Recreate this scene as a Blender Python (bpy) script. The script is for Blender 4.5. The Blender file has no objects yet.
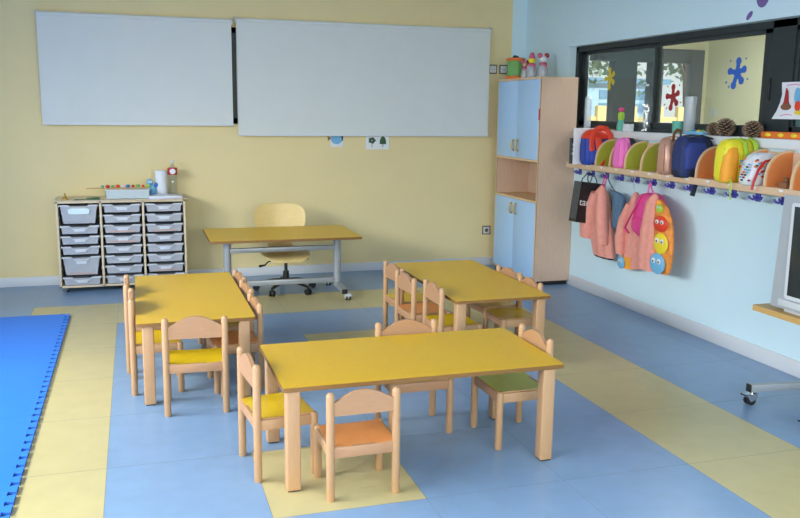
import bpy, bmesh, math, random
from mathutils import Vector, Matrix
random.seed(7)
SC = bpy.context.scene
COL = SC.collection
PI = math.pi

# ------------------------------------------------------------------ materials
def lin(c):
    r = []
    for v in c:
        v /= 255.0
        r.append(v / 12.92 if v <= .04045 else ((v + .055) / 1.055) ** 2.4)
    return (*r, 1)

def mat(name, rgb, rough=.5, var=.06, scale=12, metal=0, spec=.5, bump=0, stretch=None, coat=0):
    m = bpy.data.materials.new(name); m.use_nodes = True
    nt = m.node_tree; b = nt.nodes['Principled BSDF']
    b.inputs['Roughness'].default_value = rough
    b.inputs['Metallic'].default_value = metal
    b.inputs['Specular IOR Level'].default_value = spec
    b.inputs['Coat Weight'].default_value = coat
    tc = nt.nodes.new('ShaderNodeTexCoord'); mp = nt.nodes.new('ShaderNodeMapping')
    nt.links.new(tc.outputs['Object'], mp.inputs['Vector'])
    if stretch: mp.inputs['Scale'].default_value = stretch
    nz = nt.nodes.new('ShaderNodeTexNoise'); nz.inputs['Scale'].default_value = scale
    nz.inputs['Detail'].default_value = 3
    nt.links.new(mp.outputs['Vector'], nz.inputs['Vector'])
    rp = nt.nodes.new('ShaderNodeValToRGB')
    c = lin(rgb)
    rp.color_ramp.elements[0].position = .3; rp.color_ramp.elements[1].position = .7
    rp.color_ramp.elements[0].color = (*[max(0, x * (1 - var)) for x in c[:3]], 1)
    rp.color_ramp.elements[1].color = (*[min(1, x * (1 + var)) for x in c[:3]], 1)
    nt.links.new(nz.outputs['Fac'], rp.inputs['Fac'])
    nt.links.new(rp.outputs['Color'], b.inputs['Base Color'])
    if bump:
        bp = nt.nodes.new('ShaderNodeBump'); bp.inputs['Strength'].default_value = bump
        bp.inputs['Distance'].default_value = .002
        nt.links.new(nz.outputs['Fac'], bp.inputs['Height'])
        nt.links.new(bp.outputs['Normal'], b.inputs['Normal'])
    return m

def glass(name, tint=(1, 1, 1), refl=.06, rough=.02):
    m = bpy.data.materials.new(name); m.use_nodes = True
    nt = m.node_tree; nt.nodes.clear()
    o = nt.nodes.new('ShaderNodeOutputMaterial'); mx = nt.nodes.new('ShaderNodeMixShader')
    t = nt.nodes.new('ShaderNodeBsdfTransparent'); g = nt.nodes.new('ShaderNodeBsdfGlossy')
    t.inputs['Color'].default_value = (*tint, 1); g.inputs['Roughness'].default_value = rough
    mx.inputs['Fac'].default_value = refl
    nt.links.new(t.outputs[0], mx.inputs[1]); nt.links.new(g.outputs[0], mx.inputs[2])
    nt.links.new(mx.outputs[0], o.inputs['Surface'])
    return m

M = {}
M['wall_yellow'] = mat('wall_yellow', (229, 213, 162), .75, .02, 3)
M['wall_white'] = mat('wall_white', (206, 232, 243), .75, .012, 3)
M['ceiling'] = mat('ceiling_white', (212, 214, 214), .9, .01, 3)
M['skirting'] = mat('skirting', (212, 216, 222), .45, .015, 4)
M['lino_blue'] = mat('lino_blue', (127, 158, 194), .3, .05, 9, spec=.4)
M['lino_yellow'] = mat('lino_yellow', (194, 182, 134), .3, .04, 9, spec=.4)
M['seam'] = mat('lino_seam', (112, 122, 128), .5, .02)
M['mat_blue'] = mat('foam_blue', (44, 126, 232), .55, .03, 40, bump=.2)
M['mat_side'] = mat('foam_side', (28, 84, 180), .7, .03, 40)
M['lam_yellow'] = mat('laminate_yellow', (218, 172, 18), .34, .025, 60, spec=.5)
M['ply_edge'] = mat('ply_edge', (132, 94, 46), .5, .1, 30, stretch=(1, 1, 12))
M['beech'] = mat('beech', (188, 149, 111), .42, .04, 26, stretch=(5, 5, .7))
M['beech_h'] = mat('beech_panel', (182, 139, 104), .42, .05, 26, stretch=(.7, 5, 5))
M['seat_yellow'] = mat('seat_yellow', (226, 188, 26), .35, .02, 40)
M['seat_orange'] = mat('seat_orange', (234, 152, 86), .35, .03, 40)
M['seat_green'] = mat('seat_green', (190, 204, 108), .35, .02, 40)
M['foot'] = mat('rubber_dark', (40, 38, 38), .7, .05)
M['closet_wood'] = mat('closet_wood', (208, 180, 158), .5, .05, 14, stretch=(6, 6, .6))
M['closet_edge'] = mat('closet_edge', (226, 192, 150), .5, .04, 14)
M['door_blue'] = mat('door_blue', (174, 210, 248), .4, .01, 10)
M['brass'] = mat('handle_gold', (196, 160, 82), .35, .05, 20, metal=.5)
M['frame_dark'] = mat('frame_anthracite', (38, 46, 50), .45, .05, 20)
M['frame_grey'] = mat('frame_grey', (96, 100, 104), .5, .03, 20)
M['frame_teal'] = mat('panel_teal_grey', (52, 72, 82), .5, .04, 4)
M['glass'] = glass('window_glass', (.96, .98, .97), .05)
M['clear'] = glass('clear_plastic', (.9, .93, .95), .09, .08)
M['clear2'] = glass('clear_frosted', (.86, .89, .9), .16, .3)
def frosted(name, rgb, f):
    m = glass(name, (.95, .97, .98), .1, .2); nt = m.node_tree
    o = nt.nodes['Material Output']; last = o.inputs['Surface'].links[0].from_socket
    d = nt.nodes.new('ShaderNodeBsdfDiffuse'); d.inputs['Color'].default_value = lin(rgb)
    mx = nt.nodes.new('ShaderNodeMixShader'); mx.inputs['Fac'].default_value = f
    nt.links.new(last, mx.inputs[1]); nt.links.new(d.outputs[0], mx.inputs[2]); nt.links.new(mx.outputs[0], o.inputs['Surface'])
    return m
M['frost'] = frosted('frosted_plastic', (226, 232, 240), .36)
M['corridor_wall'] = mat('corridor_cream_yellow', (222, 216, 180), .75, .02, 3)
M['blind'] = mat('blind_fabric', (216, 222, 220), .8, .012, 5)
M['blind_bar'] = mat('blind_bar', (214, 220, 224), .4, .01)
M['metal'] = mat('painted_metal_grey', (158, 165, 172), .35, .03, 20, metal=.25)
M['chrome'] = mat('chrome', (200, 204, 208), .2, .03, 20, metal=.9)
M['black'] = mat('black_plastic', (30, 31, 34), .45, .06, 30)
M['maple'] = mat('bent_maple', (228, 204, 140), .35, .05, 14, stretch=(1, 1, 6))
M['tray'] = mat('tray_plastic', (166, 172, 184), .3, .04, 16)
M['tray_lip'] = mat('tray_lip', (196, 202, 210), .28, .02, 16)
M['tray_pale'] = mat('tray_pale', (180, 196, 204), .3, .03, 16)
M['label'] = mat('paper_label', (206, 214, 226), .6, .02)
M['label_bright'] = mat('paper_label_bright', (214, 236, 244), .6, .02)
M['cab_wood'] = mat('cabinet_wood', (216, 200, 172), .5, .04, 14, stretch=(5, 5, .7))
M['cab_in'] = mat('cabinet_inside', (96, 96, 104), .7, .05)
M['paper'] = mat('paper', (226, 230, 236), .7, .015)
M['paper_lilac'] = mat('paper_lilac', (206, 210, 240), .7, .02)
M['white'] = mat('white_plastic', (222, 226, 230), .4, .015)
M['red'] = mat('red', (196, 40, 42), .45, .06)
M['redor'] = mat('red_orange', (222, 62, 38), .5, .06)
M['green'] = mat('green', (110, 170, 90), .45, .05)
M['dgreen'] = mat('dark_green', (48, 92, 58), .6, .1)
M['teal'] = mat('teal', (92, 176, 158), .5, .04)
M['dteal'] = mat('dark_teal', (58, 104, 104), .6, .06, 5)
M['blue'] = mat('blue', (58, 120, 200), .5, .05)
M['lblue'] = mat('light_blue', (112, 178, 220), .5, .05)
M['fblue'] = mat('decal_blue', (38, 94, 190), .4, .04)
M['fred'] = mat('decal_red', (158, 30, 36), .4, .05)
M['fyellow'] = mat('decal_yellow', (204, 184, 50), .4, .05)
M['orange'] = mat('orange', (232, 118, 46), .5, .05)
M['yellow'] = mat('yellow', (238, 214, 52), .5, .05)
M['purple'] = mat('purple', (112, 92, 156), .6, .04)
M['hook'] = mat('hook_violet', (72, 72, 168), .4, .05)
M['rail'] = mat('rail_wood', (220, 188, 156), .5, .06, 20, stretch=(1, 6, 6))
M['div_green'] = mat('divider_green', (172, 176, 62), .45, .03, 20)
M['div_orange'] = mat('divider_orange', (226, 138, 78), .45, .03, 20)
M['div_yellow'] = mat('divider_yellow', (220, 176, 60), .45, .03, 20)
M['coral'] = mat('coat_coral', (232, 156, 142), .8, .07, 30, bump=.3)
M['pink'] = mat('hot_pink', (226, 70, 146), .6, .06, 20)
M['lpink'] = mat('bag_pink', (240, 120, 196), .6, .05, 20)
M['denim'] = mat('denim', (86, 116, 146), .85, .12, 60, bump=.4)
M['navy'] = mat('navy', (34, 50, 104), .7, .1, 30)
M['navy_dark'] = mat('navy_dark', (26, 34, 56), .7, .1, 30)
M['navy2'] = mat('navy_pocket', (46, 66, 140), .65, .1, 30)
M['dusty'] = mat('dusty_pink', (204, 92, 130), .6, .08, 20)
M['royal'] = mat('royal_blue', (36, 66, 170), .55, .08, 20)
M['rose'] = mat('rose_gold', (206, 158, 138), .3, .08, 20, metal=.35)
M['tanstrap'] = mat('brown_strap', (128, 84, 62), .6, .1)
M['lime'] = mat('lime', (166, 204, 66), .6, .05)
M['byellow'] = mat('bag_yellow', (236, 222, 50), .6, .05)
M['borange'] = mat('bag_orange', (246, 166, 50), .6, .05)
M['brown'] = mat('brown', (140, 98, 66), .7, .1)
M['cone'] = mat('pine_scale', (142, 118, 96), .8, .35, 40)
M['cone_core'] = mat('pine_core', (40, 32, 27), .9, .1)
M['tv'] = mat('tv_silver', (176, 184, 192), .35, .02, 10, metal=.2)
M['tv_edge'] = mat('tv_light', (204, 210, 216), .35, .02, 10)
M['screen'] = mat('tv_screen', (44, 54, 58), .12, .03, 4, spec=.6)
M['board'] = mat('board_wood', (196, 158, 96), .45, .08, 16, stretch=(5, .7, 5))
M['lining'] = mat('lining_warm', (236, 140, 60), .7, .35, 16)
M['plate'] = mat('switch_plate', (214, 216, 214), .4, .01)
M['plate_dark'] = mat('switch_surround', (92, 88, 90), .4, .03)
M['bag_black'] = mat('paper_bag_black', (30, 29, 31), .5, .08, 20)
M['bag_side'] = mat('paper_bag_side', (74, 76, 80), .5, .18, 30)
M['bldg'] = mat('facade_pale_blue', (170, 200, 220), .8, .03, 2)
M['bldg_win'] = mat('facade_window', (110, 150, 182), .4, .05, 2)
M['cream'] = mat('cream_fence', (226, 200, 140), .8, .05, 3)
M['ground'] = mat('pavement', (190, 186, 176), .9, .05, 3)
M['leaf'] = mat('leaf', (112, 140, 122), .7, .3, 3)
M['bark'] = mat('bark', (104, 96, 88), .9, .2, 8)
M['glow'] = bpy.data.materials.new('corridor_lamp'); M['glow'].use_nodes = True
_b = M['glow'].node_tree.nodes['Principled BSDF']
_b.inputs['Emission Color'].default_value = (.95, .98, 1, 1); _b.inputs['Emission Strength'].default_value = 40  # glow of the added fill panel in the corridor

# ------------------------------------------------------------------ mesh helper
class MB:
    def __init__(s): s.bm = bmesh.new(); s.mats = []
    def mi(s, m):
        m = M[m]
        if m not in s.mats: s.mats.append(m)
        return s.mats.index(m)
    def _fin(s, faces, m):
        i = s.mi(m)
        for f in faces: f.material_index = i
    def box(s, x0, x1, y0, y1, z0, z1, m, bev=0, seg=2, T=None):
        t = bmesh.new()
        bmesh.ops.create_cube(t, size=1)
        for v in t.verts:
            v.co = Vector(((x0 + x1) / 2 + v.co.x * (x1 - x0), (y0 + y1) / 2 + v.co.y * (y1 - y0), (z0 + z1) / 2 + v.co.z * (z1 - z0)))
        if bev: bmesh.ops.bevel(t, geom=t.edges[:], offset=bev, segments=seg, affect='EDGES', profile=.5)
        s.merge(t, m, T); return s
    def merge(s, t, m, T=None):
        i = s.mi(m); mp = {}
        for v in t.verts: mp[v] = s.bm.verts.new(T @ v.co if T else v.co)
        for f in t.faces:
            try: s.bm.faces.new([mp[v] for v in f.verts]).material_index = i
            except ValueError: pass
        t.free()
    def loft(s, rings, m, cap0=True, cap1=True, closed=True):
        """rings: lists of points with equal count"""
        i = s.mi(m); R = [[s.bm.verts.new(p) for p in r] for r in rings]
        n = len(R[0])
        for a, b in zip(R, R[1:]):
            for k in range(n if closed else n - 1):
                f = s.bm.faces.new((a[k], a[(k + 1) % n], b[(k + 1) % n], b[k])); f.material_index = i
        if cap0: s.bm.faces.new(R[0][::-1]).material_index = i
        if cap1: s.bm.faces.new(R[-1]).material_index = i
        return s
    def lathe(s, prof, m, c=(0, 0), n=20, T=None):
        rings = []
        for r, z in prof:
            r = max(r, .0004)
            p = [Vector((c[0] + r * math.cos(2 * PI * k / n), c[1] + r * math.sin(2 * PI * k / n), z)) for k in range(n)]
            rings.append([T @ q for q in p] if T else p)
        return s.loft(rings, m)
    def tube(s, pts, r, m, n=10, flat=None, closed=False):
        pts = [Vector(p) for p in pts]; rings = []; up0 = None
        for i, p in enumerate(pts):
            d = (pts[min(i + 1, len(pts) - 1)] - pts[max(i - 1, 0)]).normalized()
            if up0 is None:
                up0 = Vector((0, 0, 1)) if abs(d.z) < .9 else Vector((0, 1, 0))
            sd = d.cross(up0).normalized(); up = sd.cross(d).normalized(); up0 = up
            rr = r[i] if isinstance(r, (list, tuple)) else r
            ra, rb = (rr, rr) if flat is None else (rr, rr * flat)
            rings.append([p + sd * (ra * math.cos(2 * PI * k / n)) + up * (rb * math.sin(2 * PI * k / n)) for k in range(n)])
        return s.loft(rings, m)
    def prism(s, poly, axis, a, b, m, T=None):
        """poly of 2D points extruded along axis from a to b"""
        def P(p, t):
            q = {'x': (t, p[0], p[1]), 'y': (p[0], t, p[1]), 'z': (p[0], p[1], t)}[axis]
            q = Vector(q); return T @ q if T else q
        i = s.mi(m)
        A = [s.bm.verts.new(P(p, a)) for p in poly]; B = [s.bm.verts.new(P(p, b)) for p in poly]
        n = len(poly)
        for k in range(n): s.bm.faces.new((A[k], A[(k + 1) % n], B[(k + 1) % n], B[k])).material_index = i
        s.bm.faces.new(A[::-1]).material_index = i; s.bm.faces.new(B).material_index = i
        return s
    def ball(s, c, r, m, seg=14, sc=(1, 1, 1)):
        t = bmesh.new(); bmesh.ops.create_uvsphere(t, u_segments=seg, v_segments=max(6, seg // 2 + 2), radius=1)
        for v in t.verts: v.co = Vector((c[0] + v.co.x * r * sc[0], c[1] + v.co.y * r * sc[1], c[2] + v.co.z * r * sc[2]))
        s.merge(t, m); return s
    def sections(s, secs, m, n=28, ex=2.6, fold=0, nf=7, ph=0):
        """secs: (z, cx, cy, hw, hd) horizontal super-ellipse rings"""
        rings = []
        for j, (z, cx, cy, hw, hd) in enumerate(secs):
            r = []
            for k in range(n):
                a = 2 * PI * k / n; ca, sa = math.cos(a), math.sin(a)
                x = math.copysign(abs(ca) ** (2 / ex), ca); y = math.copysign(abs(sa) ** (2 / ex), sa)
                w = 1 + fold * math.sin(nf * a + ph + j * .35)
                r.append(Vector((cx + x * hw * (1 + (w - 1) * .25), cy + y * hd * w, z)))
            rings.append(r)
        return s.loft(rings, m)
    def build(s, name, parent=None, ang=35, smooth=True):
        bmesh.ops.recalc_face_normals(s.bm, faces=s.bm.faces[:])
        me = bpy.data.meshes.new(name); s.bm.to_mesh(me); s.bm.free()
        for m in s.mats: me.materials.append(m)
        if smooth:
            for p in me.polygons: p.use_smooth = True
            me.set_sharp_from_angle(angle=math.radians(ang))
        o = bpy.data.objects.new(name, me); COL.objects.link(o)
        if parent: o.parent = parent
        return o

def thing(name, label, cat, loc=(0, 0, 0), rz=0, group=None):
    o = bpy.data.objects.new(name, None); COL.objects.link(o); o.empty_display_size = .05
    o.location = loc; o.rotation_euler = (0, 0, rz)
    return tag(o, label, cat, group)
def tag(o, label, cat, group=None):
    o['label'] = label; o['category'] = cat
    if group: o['group'] = group
    return o
def struct(o): o['kind'] = 'structure'; return o
def at(o, loc, rz=0): o.location = loc; o.rotation_euler = (0, 0, rz); return o
def dup(root, loc, rz, label, group=None, seat=None):
    r = root.copy(); COL.objects.link(r); r.location = loc; r.rotation_euler = (0, 0, rz)
    r['label'] = label
    if group: r['group'] = group
    for ch in list(root.children):
        c = ch.copy(); COL.objects.link(c); c.parent = r
        if seat and c.name.startswith('seat') and not c.name.startswith('seat_frame'): c.data = seat
        for g in ch.children:
            d = g.copy(); COL.objects.link(d); d.parent = c
    return r
def ell(cx, cy, a, b, rot=0, n=16):
    c, s_ = math.cos(rot), math.sin(rot)
    return [(cx + a * math.cos(t) * c - b * math.sin(t) * s_, cy + a * math.cos(t) * s_ + b * math.sin(t) * c)
            for t in [2 * PI * k / n for k in range(n)]]
def rrect(x0, x1, y0, y1, r, n=4):
    o = []
    for cx, cy, a0 in ((x1 - r, y0 + r, -PI / 2), (x1 - r, y1 - r, 0), (x0 + r, y1 - r, PI / 2), (x0 + r, y0 + r, PI)):
        for k in range(n + 1):
            a = a0 + PI / 2 * k / n; o.append((cx + r * math.cos(a), cy + r * math.sin(a)))
    return o

# ------------------------------------------------------------------ camera
cam = bpy.data.cameras.new('camera'); co = bpy.data.objects.new('camera', cam); COL.objects.link(co)
yaw, pit, rol = 0.305817, 0.174977, 0.0121734
fw = Vector((math.sin(yaw) * math.cos(pit), math.cos(yaw) * math.cos(pit), -math.sin(pit)))
rt = Vector((math.cos(yaw), -math.sin(yaw), 0)); up = rt.cross(fw)
r2 = math.cos(rol) * rt + math.sin(rol) * up; u2 = -math.sin(rol) * rt + math.cos(rol) * up
mw = Matrix((r2, u2, -fw)).transposed().to_4x4(); mw.translation = (0, 0, 1.57)
co.matrix_world = mw
cam.sensor_width = 36; cam.lens = 36 * 840.647 / 800; cam.clip_start = .05
SC.camera = co

# ------------------------------------------------------------------ room shell
XL, XR, YB, YF, ZC = -2.4, 3.8, 7.92, -1.6, 2.95
gx = lambda i: -.172 + .6305 * i
gy = lambda j: 3.045 + .665 * j
def floor():
    b = MB()
    xs = [XL] + [gx(i) for i in range(-5, 7)] + [XR]; ys = [YF] + [gy(j) for j in range(-6, 8)] + [YB]
    for xa, xb in zip(xs, xs[1:]):
        for ya, yb in zip(ys, ys[1:]):
            cx, cy = (xa + xb) / 2, (ya + yb) / 2
            i = math.floor((cx - gx(0)) / .6305); j = math.floor((cy - gy(0)) / .665)
            yel = (i == -1 and j <= 5) or (j == 5 and -1 <= i <= 4) or (i == 4 and j <= 5) or (i, j) in ((1, 0), (2, 3))
            m = 'lino_yellow' if yel else 'lino_blue'
            b.bm.faces.new([b.bm.verts.new(p) for p in ((xa, ya, 0), (xb, ya, 0), (xb, yb, 0), (xa, yb, 0))]).material_index = b.mi(m)
    w = .0007
    for x in xs[1:-1]: b.box(x - w, x + w, YF, YB, -.002, .0004, 'seam')
    for y in ys[1:-1]: b.box(XL, XR, y - w, y + w, -.002, .0004, 'seam')
    b.box(XL, XR, YF, YB, -.1, -.004, 'lino_blue')
    return struct(b.build('floor', smooth=False))
floor()
b = MB(); b.box(XL - .2, XR + .3, YF - .2, YB + .25, ZC, ZC + .15, 'ceiling'); struct(b.build('ceiling'))
# back wall with the high window behind the blinds
WX0, WX1, WZ0, WZ1 = -.62, 3.28, 1.43, 2.29
b = MB()
b.box(XL - .2, WX0, YB, YB + .25, 0, ZC, 'wall_yellow'); b.box(WX1, 3.645, YB, YB + .25, 0, ZC, 'wall_yellow')
b.box(WX0, WX1, YB, YB + .25, 0, WZ0, 'wall_yellow'); b.box(WX0, WX1, YB, YB + .25, WZ1, ZC, 'wall_yellow')
b.box(3.645, XR + .3, YB, YB + .25, 0, ZC, 'wall_white')
struct(b.build('wall_back', smooth=False))
w = MB()
for x0, x1 in ((WX0, WX0 + .05), (.80, .99), (WX1 - .05, WX1)): w.box(x0, x1, YB + .01, YB + .08, WZ0, WZ1, 'frame_dark')
for z0, z1 in ((WZ0, WZ0 + .05), (WZ1 - .05, WZ1)): w.box(WX0, WX1, YB + .01, YB + .08, z0, z1, 'frame_dark')
wo = struct(w.build('window_2', smooth=False))
g = MB(); g.box(WX0 + .05, WX1 - .05, YB + .04, YB + .045, WZ0 + .05, WZ1 - .05, 'glass'); g.build('glass_pane', wo)
# right wall with the interior window
OY0, OY1, OZ0, OZ1 = 2.2, 7.03, 1.395, 2.155
b = MB(); T_ = .22
b.box(XR, XR + T_, YF - .2, OY0, 0, ZC, 'wall_white'); b.box(XR, XR + T_, OY1, YB, 0, ZC, 'wall_white')
b.box(XR, XR + T_, OY0, OY1, 0, OZ0, 'wall_white'); b.box(XR, XR + T_, OY0, OY1, OZ1, ZC, 'wall_white')
struct(b.build('wall_right', smooth=False))
# left wall with three large windows, wall behind the viewer
b = MB(); LW = [(-1.3, 1.0), (1.3, 3.6), (3.7, 5.45)]; LZ0, LZ1 = .12, 2.4
e = YF - .2
for y0, y1 in LW:
    b.box(XL - .2, XL, e, y0, 0, ZC, 'wall_white'); e = y1
    b.box(XL - .2, XL, y0, y1, 0, LZ0, 'wall_white'); b.box(XL - .2, XL, y0, y1, LZ1, ZC, 'wall_white')
b.box(XL - .2, XL, e, YB, 0, ZC, 'wall_white')
struct(b.build('wall_left', smooth=False))
for i, (y0, y1) in enumerate(LW):
    w = MB(); ym = (y0 + y1) / 2
    for a, c in ((y0, y0 + .06), (ym - .04, ym + .04), (y1 - .06, y1)): w.box(XL - .12, XL - .05, a, c, LZ0, LZ1, 'frame_dark')
    for a, c in ((LZ0, LZ0 + .06), (LZ1 - .06, LZ1)): w.box(XL - .12, XL - .05, y0, y1, a, c, 'frame_dark')
    wo = struct(w.build('window_%d' % (i + 3), smooth=False))
    g = MB(); g.box(XL - .09, XL - .085, y0 + .06, y1 - .06, LZ0 + .06, LZ1 - .06, 'glass'); g.build('glass_pane', wo)
GX0, GX1, GZ0, GZ1 = -1.9, 3.2, .85, 2.4  # opening for an added, unseen window that lets in front fill
b = MB(); b.box(XL - .2, GX0, YF - .2, YF, 0, ZC, 'wall_yellow'); b.box(GX1, XR + .3, YF - .2, YF, 0, ZC, 'wall_yellow')
b.box(GX0, GX1, YF - .2, YF, 0, GZ0, 'wall_yellow'); b.box(GX0, GX1, YF - .2, YF, GZ1, ZC, 'wall_yellow')
struct(b.build('wall_front', smooth=False))
w = MB()
for a in (GX0, (GX0 + GX1) / 2 - .03, GX1 - .06): w.box(a, a + .06, YF - .12, YF - .05, GZ0, GZ1, 'frame_dark')
for a in (GZ0, GZ1 - .06): w.box(GX0, GX1, YF - .12, YF - .05, a, a + .06, 'frame_dark')
wo = struct(w.build('window_8', smooth=False))
g = MB(); g.box(GX0 + .06, GX1 - .06, YF - .09, YF - .085, GZ0 + .06, GZ1 - .06, 'glass'); g.build('glass_pane', wo)
# skirting
b = MB(); b.box(XL, 3.79, YB - .014, YB, 0, .085, 'skirting', .004); struct(b.build('baseboard_back'))
b = MB(); b.box(XR - .014, XR, YF, 6.81, 0, .10, 'skirting', .004); struct(b.build('baseboard_right'))
# window sill
b = MB(); b.box(XR - .03, XR + .13, OY0, OY1, OZ0 - .03, 1.425, 'white', .004); struct(b.build('trim_1'))
# interior window: dark frame, sliding sashes
FX0, FX1 = 3.88, 3.95; FZ0, FZ1 = 1.425, 2.155
w = MB()
w.box(FX0, FX1, OY0, OY1, FZ1 - .045, FZ1, 'frame_dark'); w.box(FX0, FX1, OY0, OY1, FZ0, FZ0 + .03, 'frame_dark')
w.box(FX0, FX1, OY1 - .045, OY1, FZ0, FZ1, 'frame_dark'); w.box(FX0, FX1, OY0, OY0 + .05, FZ0, FZ1, 'frame_dark')
w.box(FX0, FX1, 4.32, 4.52, FZ0, FZ1, 'frame_dark')
win = struct(w.build('window_1', smooth=False))
def sash(y0, y1, x, l, r):
    s = MB(); z0, z1 = FZ0 + .03, FZ1 - .045
    s.box(x, x + .025, y0, y1, z1 - .032, z1, 'frame_dark', .003); s.box(x, x + .025, y0, y1, z0, z0 + .045, 'frame_dark', .003)
    s.box(x, x + .025, y1 - l, y1, z0, z1, 'frame_dark', .003); s.box(x, x + .025, y0, y0 + r, z0, z1, 'frame_dark', .003)
    o = s.build('sash', win)
    g = MB(); g.box(x + .01, x + .014, y0 + r, y1 - l, z0 + .045, z1 - .032, 'glass'); g.build('glass_pane', o)
sash(5.78, OY1 - .045, 3.915, .085, .045)
sash(4.52, 5.80, 3.885, .035, .075)
sash(OY0 + .05, 4.32, 3.885, .03, .05)
hb = MB(); hb.box(3.868, 3.885, 4.50, 4.525, 1.66, 1.80, 'black', .004); hb.build('sash_handle', win)

# ------------------------------------------------------------------ corridor behind the interior window and the outside
CX = 5.97
b = MB(); b.box(XR + T_, CX + .2, 1.0, YB + .15, -.1, 0, 'lino_yellow'); struct(b.build('floor'))
b = MB(); b.box(XR + T_, CX + .2, 1.0, YB + .15, 2.75, 2.9, 'ceiling'); struct(b.build('ceiling'))
b = MB(); b.box(CX, CX + .2, 1.0, YB + .15, 0, 2.75, 'corridor_wall'); struct(b.build('wall_corridor'))
b = MB(); b.box(XR + T_, CX + .2, .85, 1.0, 0, 2.75, 'corridor_wall'); struct(b.build('wall_corridor_end'))
b = MB()   # glazed entrance wall
EZ = 2.105
e = XR + T_
for x0, x1 in ((4.475, 4.83), (5.10, 5.29)):
    b.box(e, x0, YB, YB + .12, 0, 2.75, 'frame_teal'); e = x1
    b.box(x0, x1, YB, YB + .12, EZ, 2.75, 'frame_teal'); b.box(x0, x1, YB, YB + .12, 0, .12, 'frame_teal')
b.box(e, 5.31, YB, YB + .12, 0, 2.75, 'frame_teal'); b.box(5.31, CX, YB, YB + .12, 2.25, 2.75, 'corridor_wall')
b.box(5.92, CX, YB, YB + .12, 0, 2.25, 'corridor_wall')
struct(b.build('wall_entrance', smooth=False))
for i, (x0, x1) in enumerate(((4.475, 4.83), (5.10, 5.29))):
    g = MB(); g.box(x0, x1, YB + .05, YB + .056, .12, EZ, 'glass'); struct(g.build('window_%d' % (6 + i), smooth=False))
d = MB(); DX0, DX1 = 5.315, 5.915
d.box(DX0, 5.41, YB - .02, YB + .05, 0, 2.245, 'frame_grey', .004); d.box(5.745, DX1, YB - .02, YB + .05, 0, 2.245, 'frame_grey', .004)
d.box(5.41, 5.745, YB - .02, YB + .05, 2.105, 2.245, 'frame_grey', .004); d.box(5.41, 5.745, YB - .02, YB + .05, 0, .2, 'frame_grey', .004)
do = struct(d.build('door_1')); g = MB(); g.box(5.41, 5.745, YB + .01, YB + .016, .2, 2.105, 'glass'); g.build('glass_pane', do)
h = MB(); h.tube([(5.80, YB - .02, 1.05), (5.80, YB - .06, 1.05), (5.68, YB - .06, 1.05)], .009, 'chrome'); h.build('door_handle', do)
o = MB(); o.box(-.04, .04, -.006, .006, -.04, .04, 'plate', .004); o = at(o.build('light_switch'), (CX - .007, 7.75, 1.59), PI / 2)
tag(o, 'white light switch on the yellow corridor wall seen through the interior window', 'switch')
lp = thing('ceiling_light', 'square ceiling light panel of the corridor behind the interior window', 'light', (5.0, 6.2, 2.75))  # added out of view to brighten the corridor walls
q = MB(); q.box(-.3, .3, -.3, .3, -.03, 0, 'white', .005); q.build('housing', lp)
q = MB(); q.box(-.27, .27, -.27, .27, -.036, -.031, 'glow'); q.build('diffuser', lp)
# outside
b = MB(); b.box(-30, 60, YB + .26, 70, -.35, -.15, 'ground'); struct(b.build('ground'))
bl = thing('building', 'pale blue low building outside beyond the entrance glass', 'building', (15.6, 26, -.15))
q = MB(); q.box(-4.5, 2.2, 0, 5, 0, 2.72, 'bldg'); q.build('wall', bl)
q = MB(); q.box(-4.7, 2.4, -.2, 5.2, 2.72, 2.9, 'bldg_win'); q.build('roof_edge', bl)
for k in range(5):
    for zz in (1.75, 2.2):
        q = MB(); q.box(-3.9 + k * 1.2, -3.2 + k * 1.2, -.03, .02, zz, zz + .3, 'bldg_win'); q.build('window', bl)
fe = thing('fence', 'cream slatted fence outside below the pale blue building', 'fence', (10.5, 15, -.15))
for k in range(14):
    q = MB(); q.box(-4.2 + k * .62, -3.92 + k * .62, -.06, .06, 0, 1.86, 'cream', .01); q.build('post', fe)
for zz in (.5, 1.55):
    q = MB(); q.box(-4.4, 4.4, -.03, .03, zz, zz + .1, 'cream'); q.build('rail', fe)
def tree(loc, h, r, label, n):
    t = thing('tree', label, 'tree', loc, 0, 'trees outside the entrance')
    q = MB(); q.tube([(0, 0, 0), (.08, 0, h * .3), (-.05, .05, h * .6), (.1, 0, h * .9)], [.16, .13, .1, .05], 'bark', 10)
    q.tube([(0, 0, h * .42), (.6, .1, h * .6), (1.1, 0, h * .72)], [.07, .05, .03], 'bark', 8)
    q.tube([(0, 0, h * .5), (-.5, .1, h * .68), (-.9, 0, h * .8)], [.07, .05, .03], 'bark', 8)
    q.build('trunk', t)
    q = MB(); rnd = random.Random(n); mi = q.mi('leaf')
    cl = [(rnd.uniform(-r, r) * .75, rnd.uniform(-r, r) * .75, h * .78 + rnd.uniform(-r, r) * .5) for _ in range(14)]
    for k in range(n):
        c = rnd.choice(cl); p = Vector(c) + Vector((rnd.gauss(0, r * .2), rnd.gauss(0, r * .2), rnd.gauss(0, r * .17)))
        a = Vector((rnd.gauss(0, 1), rnd.gauss(0, 1), rnd.gauss(0, 1))).normalized(); c_ = a.cross(Vector((.3, .5, .8))).normalized()
        s = rnd.uniform(.08, .15)
        q.bm.faces.new([q.bm.verts.new(p + v) for v in (a * s, c_ * s * .5, -a * s, -c_ * s * .5)]).material_index = mi
    q.build('crown', t, smooth=False)
tree((10.2, 19.5, -.15), 4.6, 1.7, 'leafy tree outside above the pale blue building, in the left pane', 1500)
tree((15.2, 21, -.15), 5.2, 2.0, 'tree with bare spreading branches outside behind the red splat sticker', 900)

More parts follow.
